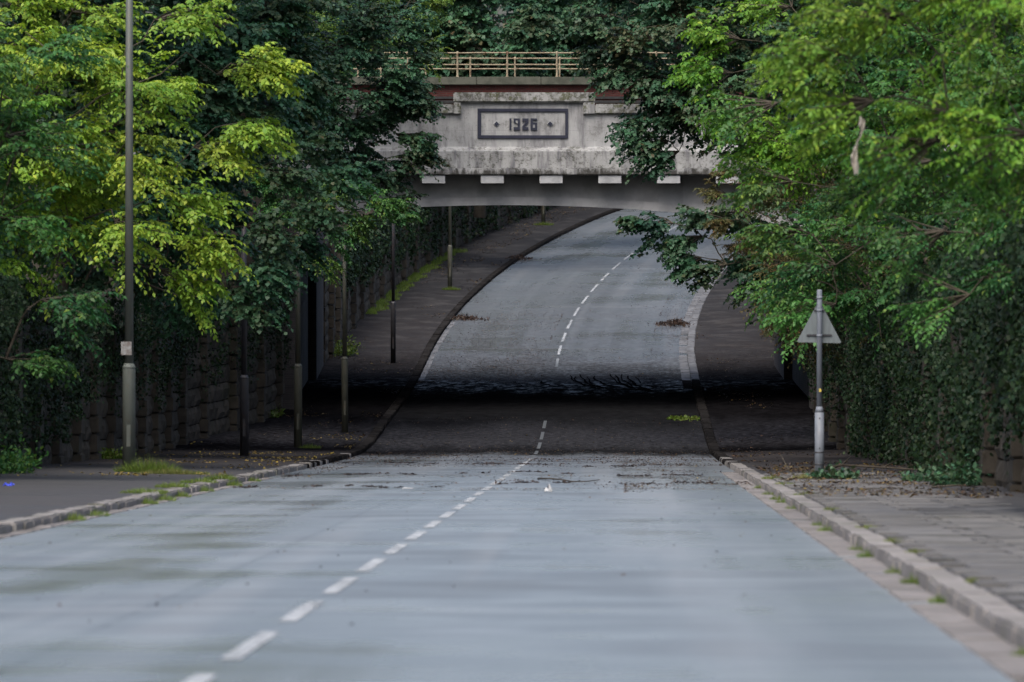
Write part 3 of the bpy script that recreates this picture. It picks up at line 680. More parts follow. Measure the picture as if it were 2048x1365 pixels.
def road_sign():
    p = pt(6.18, 108, KH); o = empty('road_sign', p); tag(o, 'triangular warning sign seen from its grey back on a galvanised post', 'road sign')
    g = M['galv']
    MB().lathe([(0.088, -0.1), (0.088, 1.27)], 18).build('base_section', g, o, True)
    MB().lathe([(0.088, 1.27), (0.056, 1.38)], 18).build('shoulder', g, o, True)
    MB().lathe([(0.052, 1.37), (0.050, 3.58), (0.042, 3.60)], 16).build('post', g, o, True)
    for z in (0.50, 0.27): MB().lathe([(0.091, z), (0.091, z + 0.025)], 18).build('band', M['pole2'], o, True)
    for z in (0.58, 1.15): MB().box(-0.012, 0.012, -0.094, -0.08, z, z + 0.025, 0.003).build('lock', M['black'], o)
    # rounded triangle
    tri = [(-0.43, 2.60), (0.43, 2.58), (0.0, 3.40)]; poly = []
    cen = Vector((0, 2.86)); rr = 0.05
    for i, a_ in enumerate(tri):
        a_ = Vector(a_); pr = (Vector(tri[i - 1]) - a_).normalized(); nx = (Vector(tri[(i + 1) % 3]) - a_).normalized()
        for t in (0, 0.25, 0.5, 0.75, 1): 
            s0 = a_ + pr * rr; s1_ = a_ + nx * rr; poly.append(tuple(s0 * (1 - t) ** 2 + a_ * 2 * t * (1 - t) + s1_ * t * t))
    sp = MB().prism(poly, 0.085, 0.092).build('sign_plate', M['signback'], o)
    MB().prism([(c[0] * 1.0, c[1]) for c in poly], 0.0921, 0.0935).build('sign_face', M['litter'], sp)
    MB().box(-0.24, 0.24, 0.060, 0.0845, 2.715, 2.75, 0.004).build('channel', M['pole2'], sp)
    MB().box(-0.10, 0.10, 0.060, 0.0845, 3.19, 3.215, 0.004).build('channel', M['pole2'], sp)
    for z in (2.70, 3.18, 3.42): MB().lathe([(0.0545, z), (0.0545, z + 0.05)], 16).build('clip', g, o, True)
    MB().tube([(-0.05, 0, 3.44), (-0.09, -0.01, 3.40), (-0.085, 0, 3.36), (-0.04, 0, 3.37)], 0.008, 6).build('cable_tie', M['black'], o, True)
    MB().box(-0.012, 0.032, -0.0585, -0.045, 1.66, 1.72, 0.002).build('sticker', M['yellow'], o)
road_sign()

# ---------------------------------------------------------------- foliage
UP = np.array([0, 0, 1.0])
def nrm(a): return a / np.maximum(np.linalg.norm(a, axis=-1, keepdims=True), 1e-9)
SHAPES = {'oval': np.array([(0, 0, 0), (0.28, 0.40, 0.05), (0.68, 0.36, 0.04), (1, 0, -0.06), (0.68, -0.36, 0.04), (0.28, -0.40, 0.05)]),
          'lobed': np.array([(0, 0, 0), (0.40, 0.56, 0.03), (1, 0, -0.06), (0.40, -0.56, 0.03)]),
          'quad': np.array([(0, 0, 0), (0.45, 0.45, 0.05), (1, 0, -0.05), (0.45, -0.45, 0.05)]),
          'blade': np.array([(0, 0.5, 0), (1, 0, -0.12), (0, -0.5, 0)])}
def leaves_mesh(name, P, D, N, L, Wd, tint, warm, shape):
    D = nrm(D); S_ = nrm(np.cross(N, D)); N = np.cross(D, S_); sh = SHAPES[shape]; k_ = len(sh)
    V = P[:, None] + D[:, None] * (sh[None, :, 0:1] * L[:, None, None]) + S_[:, None] * (sh[None, :, 1:2] * Wd[:, None, None]) + N[:, None] * (sh[None, :, 2:3] * L[:, None, None] * 2)
    F = np.arange(len(P) * k_).reshape(-1, k_)
    me = np_mesh(name, V.reshape(-1, 3), F); face_attr(me, 'tint', np.clip(tint, 0, 1)); face_attr(me, 'warm', np.clip(warm, 0, 1))
    return me
def sprays(g, O, Dr, Ls, m, leaf, ratio, droop, spread=0.95, flat=0.42):
    n = len(O); t = (np.arange(m) + 0.35 + g.uniform(-.25, .25, (n, m))) / m
    Dr = nrm(Dr); side = nrm(np.cross(Dr, UP) + g.normal(0, 0.12, (n, 3)))
    pos = O[:, None] + Dr[:, None] * (Ls[:, None] * t)[..., None] - UP * (droop * Ls[:, None] * t ** 2)[..., None]
    tan = nrm(Dr[:, None] - UP * (2 * droop * t)[..., None])
    sg = np.where(np.arange(m) % 2 == 0, 1.0, -1.0)[None, :, None]
    ang = g.normal(spread, 0.25, (n, m, 1)) * np.where(t > 0.9, 0.3, 1.0)[..., None]
    ld = tan * np.cos(ang) + side[:, None] * sg * np.sin(ang) - UP * g.uniform(0.0, 0.55, (n, m, 1)) + g.normal(0, 0.14, (n, m, 3))
    nn = UP + g.normal(0, flat, (n, m, 3)) + Dr[:, None] * 0.25
    L = leaf * g.uniform(0.65, 1.2, (n, m)) * (1 - 0.25 * t)
    return pos.reshape(-1, 3), ld.reshape(-1, 3), nn.reshape(-1, 3), L.ravel(), (L * ratio).ravel()
def tubes(A, B, ra, rb, sides=3):
    """straight tapered tubes A->B"""
    T = nrm(B - A); X_ = nrm(np.cross(T, UP + np.array([0.13, 0.07, 0]))); Y_ = np.cross(T, X_)
    th = np.arange(sides) * 2 * np.pi / sides
    ring = X_[:, None] * np.cos(th)[None, :, None] + Y_[:, None] * np.sin(th)[None, :, None]
    V = np.concatenate([A[:, None] + ring * ra[:, None, None], B[:, None] + ring * rb[:, None, None]], 1)
    i = np.arange(sides); j = (i + 1) % sides
    F = (np.arange(len(A)) * 2 * sides)[:, None, None] + np.stack([i, j, j + sides, i + sides], -1)[None]
    return V.reshape(-1, 3), F.reshape(-1, 4)
class Foliage:
    def __init__(s, seed): s.g = np.random.default_rng(seed); s.lv = []; s.tv = []; s.tf = []; s.nt = 0
    def tube(s, A, B, ra, rb, sides=3):
        V, F = tubes(np.atleast_2d(A), np.atleast_2d(B), np.atleast_1d(ra), np.atleast_1d(rb), sides); s.tv.append(V); s.tf.append(F + s.nt); s.nt += len(V)
    def clumps(s, Cn, Rr, out, K=11, M_=8, m=9, leaf=0.15, ratio=0.62, droop=0.35, warm0=0.1, tilt=0.0, ow=None, twig=True):
        """Cn (n,3) clump centres, Rr radii, out (n,3) outward growth direction"""
        g = s.g; n = len(Cn)
        d = g.normal(0, 1, (n, K, 3)); d[..., 2] = d[..., 2] * 0.45 + tilt; d = nrm(nrm(d) + out[:, None] * (0.75 if ow is None else ow[:, None, None]))
        Lb = Rr[:, None] * g.uniform(0.7, 1.15, (n, K))
        A = np.repeat(Cn[:, None], K, 1); B = A + d * Lb[..., None]; B[..., 2] -= 0.18 * Lb * g.uniform(0, 1, (n, K))
        s.tube(A.reshape(-1, 3), B.reshape(-1, 3), np.repeat(Rr * 0.016, K), np.full(n * K, 0.004), 3)
        t = (np.arange(M_) + g.uniform(0.2, 0.9, (n, K, M_))) / M_; t = 0.18 + 0.82 * t
        O = A[:, :, None] + (B - A)[:, :, None] * t[..., None]
        sd = nrm(np.cross(d, UP)); sg = np.where(np.arange(M_) % 2 == 0, 1, -1)[None, None, :, None]
        an = g.uniform(0.35, 1.15, (n, K, M_, 1))
        dr = d[:, :, None] * np.cos(an) + sd[:, :, None] * sg * np.sin(an) + g.normal(0, 0.16, (n, K, M_, 3))
        Ls = (Rr[:, None, None] * 0.52 * (1.15 - 0.55 * t) * g.uniform(0.7, 1.2, (n, K, M_)))
        O = O.reshape(-1, 3); dr = nrm(dr.reshape(-1, 3)); Ls = Ls.ravel()
        E = O + dr * Ls[:, None]; E[:, 2] -= droop * Ls
        if twig: s.tube(O[::2], (O + (E - O) * 0.55 + UP * (0.12 * Ls * droop)[:, None])[::2], np.full(len(O[::2]), 0.005), np.full(len(O[::2]), 0.003), 3)
        P, D, N, L, Wd = sprays(g, O, dr, Ls, m, leaf, ratio, droop)
        ct = np.repeat(g.normal(0.5, 0.20, n), K * M_ * m); st = np.repeat(g.normal(0, 0.10, n * K * M_), m)
        tint = ct + st + g.normal(0, 0.13, len(P))
        wc = np.repeat(np.clip(g.normal(warm0, 0.16, n), 0, 1), K * M_ * m) + np.repeat(g.normal(0, 0.10, n * K * M_), m)
        warm = np.clip(wc, 0, 1) * g.uniform(0.3, 1.3, len(P)) + (g.uniform(0, 1, len(P)) < 0.02) * 0.6
        s.lv.append((P, D, N, L, Wd, tint, warm))
    def leaves(s, shape, name='crown'):
        return leaves_mesh(name, *[np.concatenate([q[i] for q in s.lv]) for i in range(7)], shape)
    def wood(s, name='branches'):
        return np_mesh(name, np.concatenate(s.tv), np.concatenate(s.tf))
def tree(name, label, base, ells, mat, seed, leaf=0.15, ratio=0.62, shape='oval', R0=1.25, extra=(), warm=0.1, K=11, M_=8, m=9, droop=0.35, trunk_r=0.22, group=None, cull=0.45, cat='tree', twig=True):
    """base (x, y); ells: (x, y, z, rx, ry, rz, n) with z relative to the camera; extra: (x, y, z, R, ox, oy, oz)"""
    fo = Foliage(seed); g = fo.g; bxx, byy = base; u0 = bxx - float(xc(byy)); bz0 = float(bank_z(np.array(u0), np.array(byy))) - 0.3
    Cn = []; Rr = []; Ou = []
    for x, y, z, rx, ry, rz, n in ells:
        c = 0; tries = 0
        while c < n and tries < n * 30:
            tries += 1
            v = nrm(g.normal(0, 1, 3)); fr_ = g.uniform(0.55, 1.0)
            p = np.array([x, y, z + CAMZ]) + v * np.array([rx, ry, rz]) * fr_
            if v[1] > 0.25 and g.uniform() > cull * 0.5: continue
            if v[1] > -0.2 and v[0] * np.sign(x) > 0.4 and g.uniform() > cull: continue
            if v[2] < -0.75 and g.uniform() > 0.5: continue
            if p[2] < bz0 - 2.5: continue
            Cn.append(p); Rr.append(R0 * g.uniform(0.7, 1.2)); o = v * np.array([1, 1, 0.35]); Ou.append(o / np.linalg.norm(o)); c += 1
    for q in extra:
        Cn.append(np.array([q[0], q[1], q[2] + CAMZ])); Rr.append(q[3]); Ou.append(nrm(np.array(q[4:7], float)))
    ow = np.array([0.75] * (len(Cn) - len(extra)) + [1.7] * len(extra)); Rr = [r_ * (1.3 if o_ > 1 else 1) for r_, o_ in zip(Rr, ow)]
    Cn = np.array(Cn); Rr = np.array(Rr); Ou = np.array(Ou)
    fo.clumps(Cn, Rr, Ou, K, M_, m, leaf, ratio, droop, warm, 0.0, ow, twig)
    ztop = max(max(e_[2] + CAMZ + e_[5] * 0.35 for e_ in ells), bz0 + 2.5)
    root = empty(name, (bxx, byy, bz0)); tag(root, label, cat, group)
    cx_ = ells[0][0] * 0.35 + bxx * 0.65
    tr = [(bxx, byy, bz0 - 0.3), (bxx + 0.1, byy, bz0 + (ztop - bz0) * 0.35), (bxx * 0.6 + cx_ * 0.4, byy + 0.15, bz0 + (ztop - bz0) * 0.7), (cx_, byy, ztop)]
    inv = Matrix.Translation((-bxx, -byy, -bz0))
    def part(n_, me, mt):
        o = link(n_, me, mt, root); o.matrix_parent_inverse = inv; return o
    part('trunk', MB().tube(tr, [trunk_r * 1.3, trunk_r, trunk_r * 0.75, trunk_r * 0.3], 10).mesh('trunk', True), M['bark'])
    # limbs from the trunk to each clump
    T0 = np.array(tr); order = np.argsort(np.hypot(Cn[:, 0] - bxx, Cn[:, 1] - byy) + 0.4 * np.abs(Cn[:, 2] - ztop)); done = []; plen = {}
    for q in order:
        c_ = Cn[q]; r_ = Rr[q]
        zz = np.clip(bz0 + (c_[2] - bz0) * 0.55 - 0.5, bz0 + 0.8, ztop); f_ = np.interp(zz, T0[:, 2], np.arange(4)); i_ = int(min(f_, 2)); a0 = T0[i_] + (T0[i_ + 1] - T0[i_]) * (f_ - i_)
        best, src, pl0 = np.linalg.norm(c_ - a0) * 1.15, a0, 0.0
        for w_ in done:
            ln = np.linalg.norm(c_ - Cn[w_]); cost = ln + 0.45 * plen[w_] + 0.6 * max(0, Cn[w_][2] - c_[2])
            if cost < best: best, src, pl0 = cost, Cn[w_], plen[w_]
        ln = np.linalg.norm(c_ - src); plen[q] = pl0 + ln; done.append(q)
        p1 = src + (c_ - src) * 0.35 + np.array([0, 0, 0.10 * ln]) + g.normal(0, 0.07 * ln, 3); p2 = src + (c_ - src) * 0.7 + np.array([0, 0, 0.09 * ln]) + g.normal(0, 0.06 * ln, 3)
        ra = max(0.016, trunk_r * 0.26 - 0.0055 * pl0); rb = max(0.011, trunk_r * 0.24 - 0.0075 * plen[q])
        fo.tube(src, p1, ra, ra * 0.7 + rb * 0.3, 5); fo.tube(p1, p2, ra * 0.7 + rb * 0.3, ra * 0.3 + rb * 0.7, 5); fo.tube(p2, c_, ra * 0.3 + rb * 0.7, rb, 5)
    part('branches', fo.wood(), M['bark']); part('crown', fo.leaves(shape), mat)
    return root

# left side
tree('lime_tree', 'mid-green leafy tree filling the left edge of the picture', (-14.2, 104), [(-12.6, 105, 2.4, 4.6, 3.2, 4.0, 62)], LF['green'], 11, 0.14, 0.62, 'quad', 1.25, warm=0.15,
     extra=[(-8.6, 104, -0.9, 1.0, 1, -.3, -.1), (-9.4, 104, 0.6, 1.0, 1, -.3, 0), (-8.9, 105, 3.6, 1.1, 1, -.3, 0.1), (-9.3, 104.5, -2.0, 0.9, 1, -.3, 0)])
tree('lime_tree', 'yellow-green lime tree behind the tall grey-green lamp post', (-13.4, 123), [(-11.6, 123, 2.6, 4.0, 3.4, 3.8, 52)], LF['lime'], 12, 0.145, 0.66, 'oval', 1.25, warm=0.42, m=11,
     extra=[(-6.3, 121.5, 3.75, 1.15, 1, -.2, 0.12), (-5.9, 121.5, 3.95, 0.95, 1, -.1, 0.15), (-6.2, 121.5, 2.65, 1.1, 1, -.2, 0.02), (-6.8, 121.5, 2.2, 1.1, 1, -.2, -0.1), (-7.4, 121, 1.2, 1.1, 1, -.2, -0.15),
            (-7.2, 121, 0.3, 1.1, 1, -.2, -0.2), (-7.5, 121, -0.4, 1.0, 1, -.2, -0.3), (-7.6, 121, 4.9, 1.2, 1, -.2, 0.1), (-8.4, 120.5, 0.6, 1.2, .6, -.6, -.1), (-8.4, 120.5, 2.0, 1.2, .6, -.6, 0), (-8.3, 120.5, 3.4, 1.2, .6, -.6, 0)])
tree('sycamore_tree', 'dark green sycamore hanging over the wall behind the yellow-green lime', (-13.0, 143), [(-10.4, 143, 3.0, 4.2, 3.8, 5.2, 70)], LF['dark'], 13, 0.15, 0.95, 'lobed', 1.35, warm=0.06, m=11,
     extra=[(-6.9, 141, -0.4, 1.2, 1, -.3, -.2), (-6.6, 141, 0.6, 1.2, 1, -.3, -.1), (-7.3, 141, -1.1, 1.1, 1, -.3, -.25), (-6.4, 142, 2.0, 1.3, 1, -.3, 0)])
tree('sycamore_tree', 'dark green tree over the stone wall above the third lamp post', (-12.6, 160), [(-9.6, 160, 4.4, 4.2, 3.6, 4.4, 62)], LF['dark'], 14, 0.145, 0.95, 'lobed', 1.3, warm=0.12, m=11,
     extra=[(-6.6, 158, 0.3, 1.1, 1, -.3, -.1), (-6.2, 158, 1.2, 1.2, 1, -.3, 0), (-7.2, 158, -0.2, 1.0, 1, -.3, -.2), (-5.6, 159, 2.2, 1.2, 1, -.3, 0)])
tree('maple_tree', 'leafy maple hanging in front of the bridge parapet at its shaded end', (-11.5, 177), [(-6.7, 177, 4.7, 4.0, 3.0, 3.8, 84)], LF['far'], 15, 0.135, 0.95, 'lobed', 1.2, warm=0.10,
     extra=[(-3.6, 176, 3.6, 0.95, 1, -.2, -.1), (-3.2, 176, 3.3, 0.7, 1, -.2, -.15), (-4.4, 176, 2.2, 1.0, 1, -.2, -.1), (-4.0, 176, 1.5, 0.9, 1, -.2, -.05), (-5.2, 176, 1.1, 0.9, 1, -.2, -.1), (-4.1, 176, 5.2, 1.1, 1, -.2, 0), (-3.6, 176, 2.9, 1.0, 1, -.2, 0), (-3.5, 176, 4.6, 1.0, 1, -.2, 0), (-3.9, 176, 7.0, 1.1, 1, -.2, 0)])
tree('young_lime_tree', 'small bright green sapling with drooping sprays under the bridge parapet', (-10.4, 172), [(-7.0, 172, 1.3, 1.8, 1.3, 1.0, 9)], LF['green'], 16, 0.14, 0.62, 'quad', 0.8, warm=0.12, trunk_r=0.09,
     extra=[(-4.4, 171, 1.5, 0.8, 1, -.2, -.05), (-3.7, 171, 1.25, 0.6, 1, -.2, -.1), (-5.2, 171, 1.9, 0.8, 1, -.2, 0), (-5.6, 171, 0.6, 0.8, 1, -.2, -.2), (-6.2, 171, 0.0, 0.8, 1, -.2, -.3), (-5.2, 171, 0.9, 0.7, 1, -.1, -.2)])
tree('ash_tree', 'yellow-tinged tree rising at the top beside the platform railing', (-10.0, 186), [(-6.9, 186, 8.0, 3.0, 2.6, 3.0, 34)], LF['green'], 17, 0.14, 0.55, 'quad', 1.1, warm=0.55,
     extra=[(-3.6, 185, 7.6, 0.9, 1, -.2, 0), (-3.3, 185, 6.6, 0.8, 1, -.2, -.1), (-3.0, 185, 8.3, 0.7, 1, 0, -.1)])
# right side
tree('acacia_tree', 'bright yellow-green tree out of focus at the top right corner', (11.8, 73), [(8.6, 73, 3.3, 4.2, 2.6, 2.7, 46)], LF['ylw'], 21, 0.105, 0.5, 'oval', 1.0, warm=0.12, K=12, M_=9, m=9,
     extra=[(4.6, 72.5, 1.9, 0.9, -1, -.2, -.1), (4.2, 72.5, 2.5, 0.8, -1, -.2, 0), (5.0, 72.5, 3.0, 1.0, -1, -.2, 0), (5.4, 72.5, 1.4, 0.9, -1, -.2, -.2)])
tree('hawthorn_tree', 'soft-focus green bushy tree above the ivy wall at the right edge', (12.0, 90), [(10.2, 90, 0.9, 3.6, 2.4, 2.6, 46)], LF['green'], 22, 0.12, 0.6, 'quad', 1.05, warm=0.10,
     extra=[(6.8, 89.5, 0.3, 0.9, -1, -.2, -.1), (7.2, 89.5, -0.7, 0.9, -1, -.2, -.1), (6.6, 89.5, 1.4, 0.9, -1, -.2, 0)])
tree('elm_tree', 'mid-green tree arching above and behind the triangular road sign', (12.6, 117), [(10.8, 117, 2.7, 4.4, 3.2, 3.7, 60)], LF['green'], 23, 0.14, 0.62, 'quad', 1.2, warm=0.10,
     extra=[(6.6, 116, -0.3, 1.0, -1, -.2, -.1), (5.9, 116, 0.4, 1.0, -1, -.2, -.05), (5.7, 116, 1.4, 1.0, -1, -.2, 0), (6.6, 116, -1.1, 1.0, -1, -.2, -.15), (5.4, 116, 3.0, 1.1, -1, -.2, 0)])
tree('lime_tree', 'pale yellow-green leafy tree leaning out above the bridge end on the right', (12.4, 136), [(9.6, 136, 4.2, 3.9, 3.0, 3.6, 46)], LF['ylw'], 24, 0.15, 0.64, 'oval', 1.2, warm=0.06,
     extra=[(5.4, 135, 5.0, 1.0, -1, -.2, 0.1), (5.2, 135, 4.2, 1.0, -1, -.2, 0), (5.8, 135, 3.2, 1.0, -1, -.2, 0)])
tree('sycamore_tree', 'dark sycamore hanging across the right end of the date parapet', (12.2, 168), [(8.0, 168, 6.4, 4.6, 3.0, 3.9, 104)], LF['far'], 25, 0.145, 0.95, 'lobed', 1.25, warm=0.16,
     extra=[(4.2, 167, 3.9, 1.0, -1, -.2, -.1), (4.6, 167, 3.2, 1.0, -1, -.2, -.1), (4.9, 167, 2.9, 0.9, -1, -.2, -.15), (3.3, 167, 5.9, 1.0, -1, -.2, 0), (2.9, 167, 6.9, 1.0, -1, -.2, 0), (3.6, 167, 5.2, 0.9, -1, -.2, 0), (3.0, 167, 7.8, 1.0, -1, -.2, 0), (4.2, 167, 6.2, 1.1, -1, -.2, 0), (4.6, 167, 5.0, 1.1, -1, -.2, 0), (5.2, 167, 4.0, 1.1, -1, -.2, 0)])
tree('maple_shrub', 'dark maple with low twiggy branches drooping over the far carriageway', (11.4, 160), [(9.2, 160, 0.7, 3.2, 2.4, 2.1, 36)], LF['dark'], 26, 0.15, 0.95, 'lobed', 1.05, warm=0.16,
     extra=[(4.5, 159, 0.75, 0.8, -1, -.1, -.08), (3.7, 159, 0.85, 0.5, -1, -.1, 0), (5.3, 159, 0.4, 0.85, -1, -.1, -.15), (5.3, 159, -0.2, 0.7, -1, -.1, -.2), (5.9, 159, 0.9, 1.0, -1, -.1, 0), (6.0, 159, -0.4, 0.9, -1, -.1, -.2)])
tree('turning_shrub', 'reddish-brown shrub at the foot of the parapet beside the dark maple', (10.6, 152), [(7.8, 152, 0.9, 2.0, 1.6, 1.5, 20)], LF['red'], 27, 0.10, 0.5, 'quad', 0.75, warm=0.32, trunk_r=0.1,
     extra=[(5.7, 151.5, 1.5, 0.5, -1, -.2, .2), (5.9, 151.5, 0.8, 0.5, -1, -.2, 0), (6.0, 151.5, 2.0, 0.5, -1, -.2, .3)])
tree('elder_shrub', 'mid-green shrub filling the bank between the sign and the bridge', (11.6, 130), [(9.2, 130, -0.3, 3.0, 2.4, 1.9, 34)], LF['green'], 28, 0.13, 0.6, 'quad', 1.05, warm=0.06)
tree('bramble_shrub', 'brownish twiggy shrub drooping over the wall behind the sign', (10.8, 142), [(8.3, 142, -1.2, 2.2, 1.8, 1.3, 22)], LF['red'], 29, 0.10, 0.55, 'quad', 0.85, warm=0.15, trunk_r=0.1)
# back rows on the banks and trees beyond the bridge
bk = [(-18.5, 114, 5, 'left-hand bank behind the lime tree'), (-18.5, 136, 5, 'left-hand bank behind the dark sycamore'), (-17.5, 152, 6, 'left-hand bank above the stone wall'), (-16, 170, 6, 'left-hand bank close to the bridge'),
      (17, 100, 4, 'right-hand bank behind the soft-focus bush'), (17.5, 122, 5, 'right-hand bank behind the road sign'), (16.5, 145, 5, 'right-hand bank above the bend of the wall'), (15.5, 168, 6, 'right-hand bank close to the bridge')]
def copy_tree(src, label, loc, scale, rz):
    r = src.copy(); C.objects.link(r); r.location = loc; r.scale = scale; r.rotation_euler = (0, 0, rz); r['label'] = label
    for ch in src.children:
        c = ch.copy(); C.objects.link(c); c.parent = r; c.matrix_parent_inverse = ch.matrix_parent_inverse.copy()
    return r
protos = []
for i, (x, y, z, wh) in enumerate(bk):
    lab = 'dark tree on the ' + wh; b0 = (x + 0.5, y); zb0 = float(bank_z(np.array(b0[0] - float(xc(y))), np.array(y))) - 0.3
    if i < 2:
        protos.append((tree('bank_tree', lab, b0, [(x, y, z - 1, 5.0, 3.6, 6.0, 34), (x + 7.0, y + 2, 11.5, 4.2, 6.5, 1.8, 40)][:i + 1], LF['dark'], 40 + i, 0.30, 0.85, 'quad', 1.7, K=9, M_=7, m=7, group='dark trees on the banks', cull=0.25, twig=False), zb0)); continue  # upper ellipsoid is unseen canopy, added to shade wall and pavement
    q = protos[0 if i == 4 else 1]; sz = (CAMZ + z + 6.5 - zb0) / (CAMZ + 11.5 - q[1])
    copy_tree(q[0], lab, (*b0, zb0), (1.0 if x < 0 else -1.0, 1.0 + 0.06 * (i % 3), sz), (-0.25, 0.2, 0.0, 0.3)[i % 4])
far = [(-13, 246, 9, 5.5, 8, 'on the left of the road just beyond the platform'), (-6.5, 292, 12, 6, 9, 'in the middle distance above the nearer railing'), (2.5, 318, 12, 6.5, 9.5, 'directly above the date panel'), (10, 345, 13, 7.5, 10, 'above the right part of the railing'),
       (19, 268, 10, 6, 8.5, 'behind the dark sycamore on the right'), (20, 310, 13, 6, 9, 'far up the bend on the right'), (-16, 300, 12, 7, 10, 'far behind the yellow-tinged tree'), (-3, 372, 16, 9, 11, 'at the very back of the view'), (-1.5, 262, 10.5, 3.6, 5.5, 'just behind the left half of the railing'), (4.0, 275, 11, 3.6, 5.5, 'just behind the right half of the railing'), (9, 400, 17, 11, 12, 'at the back filling the gap over the bend'), (13, 300, 12, 4, 7, 'between the railing and the dark sycamore')]
protos = []
for i, (x, y, z, r, h, wh) in sorted(enumerate(far), key=lambda q: 0 if q[0] in (2, 9) else 1):
    lab = 'tall deep green tree ' + wh; zb0 = float(bank_z(np.array(x - float(xc(y))), np.array(y))) - 0.3
    if i in (2, 9):
        protos.append((tree('distant_tree', lab, (x, y), [(x, y, z, r, r * 0.8, h, 100 if i == 2 else 60)], LF['far'], 60 + i, 0.27, 0.9, 'lobed', 1.6, K=10, M_=8, m=7, group='deep green trees beyond the bridge', cull=0.25, warm=0.04, twig=False), zb0, z, r, h)); continue
    q = protos[1 if r < 4.5 else 0]; sz = (CAMZ + z + h * 0.6 - zb0) / (CAMZ + q[2] + q[4] * 0.6 - q[1])
    copy_tree(q[0], lab, (x, y, zb0), ((-1 if i % 2 else 1) * r / q[3], r / q[3], sz), (0.3, -0.35, 0.1, -0.2, 0.4)[i % 5])

# ---------------------------------------------------------------- ivy on the walls
def ivy(label, sg, d0, d1, zfun, n, seed, leaf=0.085, mat='ivy', thick=0.5):
    n = int(n * 1.35)
    g = np.random.default_rng(seed); d = g.uniform(d0, d1, n); off = wall_l(d) if sg < 0 else np.full(n, WALL_R)
    lo, hi = zfun(d); h = lo + (hi - lo) * g.uniform(0, 1, n) ** 0.8
    lump = 0.5 + 0.27 * np.sin(d * 0.83 + np.sin(h * 1.3) * 1.7) * np.sin(h * 1.4 + d * 0.45) + 0.23 * np.sin(d * 2.7 + 2 * np.sin(h * 2.2 + d)) * np.sin(h * 3.6 + d * 1.3 + seed)
    keep = g.uniform(0, 1, n) < 0.06 + 1.05 * lump ** 2; d, off, h, lump = d[keep], off[keep], h[keep], lump[keep]
    P = pt(off - sg * (0.16 + thick * lump * g.uniform(0.3, 1, len(d))), d, 0) + UP * h[:, None]
    N = np.array([-sg * 1.0, -0.35, 0.5]) + g.normal(0, 0.65, (len(d), 3)); D = np.array([0, 0, -1.0]) + g.normal(0, 0.6, (len(d), 3))
    L = leaf * g.uniform(0.6, 1.3, len(d))
    me = leaves_mesh('ivy', P, D, N, L, L * 0.95, g.normal(0.35, 0.2, len(d)) + 0.3 * lump, np.clip(g.normal(-0.02, 0.12, len(d)), 0, 1), 'lobed')
    return tag(link('ivy', me, LF[mat]), label, 'ivy', kind='stuff')
nz = lambda d, s: 0.5 * np.sin(d * 0.9 + s) + 0.35 * np.sin(d * 2.3 + s * 2)
ivy('dense dark ivy covering the stone wall behind the tall lamp post', -1, 96, 135, lambda d: (np.clip(0.25 + 0.35 * nz(d, 1) + np.clip((d - 124) * 0.12, 0, 2), 0.05, 3), np.full(len(d), 4.2)), 42000, 81)
ivy('dark ivy hanging from the wall top beside the blackish lamp post', -1, 134, 187, lambda d: (np.clip(1.9 + 0.8 * nz(d, 2), 0.5, 3.4), 4.2 + 0.02 * (d - 134)), 22000, 82)
ivy('dense ivy sheet on the wall behind the triangular road sign', 1, 98, 150, lambda d: (np.clip(0.1 + 0.3 * nz(d, 3), 0.0, 3), np.full(len(d), 4.4)), 46000, 83)
ivy('ivy trailing down the wall nearest the picture edge on the right', 1, 74, 99, lambda d: (np.clip(0.9 + 0.7 * nz(d, 4), 0.2, 3), np.full(len(d), 4.4)), 26000, 84)
ivy('patchy ivy on the dark wall close to the right abutment', 1, 149, 187, lambda d: (np.clip(1.4 + 0.9 * nz(d, 5), 0.1, 3), np.full(len(d), 5.0)), 15000, 85)
ivy('ivy hanging on the far wall beyond the bridge', -1, 222, 318, lambda d: (np.clip(2.2 - (d - 225) * 0.035 + 0.5 * nz(d, 6), 0.0, 3.4), np.full(len(d), 4.3)), 38000, 86, 0.13)
ivy('creeper on the wall along the outside of the far bend', 1, 218, 318, lambda d: (np.clip(0.8 + 0.5 * nz(d, 7), 0, 3), np.full(len(d), 4.3)), 22000, 87, 0.14)

# ---------------------------------------------------------------- grass, weeds, litter
def tuft(name, label, u, d, rad, h, n, group=None, cat='grass tuft', mat='grass', warm=0.1, leafy=False, seed=0, dz=KH, ry=1.0):
    g = np.random.default_rng(1000 + seed); p0 = np.array(pt(u, d, dz))
    r = rad * np.sqrt(g.uniform(0, 1, n)); th = g.uniform(0, 6.28, n); P = np.stack([r * np.cos(th), r * np.sin(th) * ry, np.zeros(n) - 0.01], -1)
    hh = h * g.uniform(0.45, 1.1, n) * (1.1 - 0.6 * r / rad)
    D = np.stack([np.cos(th) * r / rad, np.sin(th) * r / rad, np.full(n, 1.2)], -1) + g.normal(0, 0.3, (n, 3))
    if leafy:
        P = P + D * (hh * g.uniform(0.1, 0.9, n))[:, None]; D = D * 0.3 + g.normal(0, 0.6, (n, 3)); L = 0.09 * g.uniform(0.6, 1.5, n); Wd = L * 0.7; N = UP + g.normal(0, 0.4, (n, 3)); sh = 'oval'
    else:
        L = hh; Wd = np.full(n, 0.013) * g.uniform(0.7, 1.5, n); N = g.normal(0, 1, (n, 3)); sh = 'blade'
    me = leaves_mesh(name, P, D, N, L, Wd, g.normal(0.5, 0.25, n), np.clip(g.normal(warm, 0.2, n), 0, 1), sh)
    o = link(name, me, LF[mat]); o.location = p0; return tag(o, label, cat, group, 'stuff' if leafy else None)
tuft('grass_tuft', 'large bright grass tuft round the foot of the tall lamp post', -7.3, 116.6, 0.62, 0.42, 1500, seed=1)
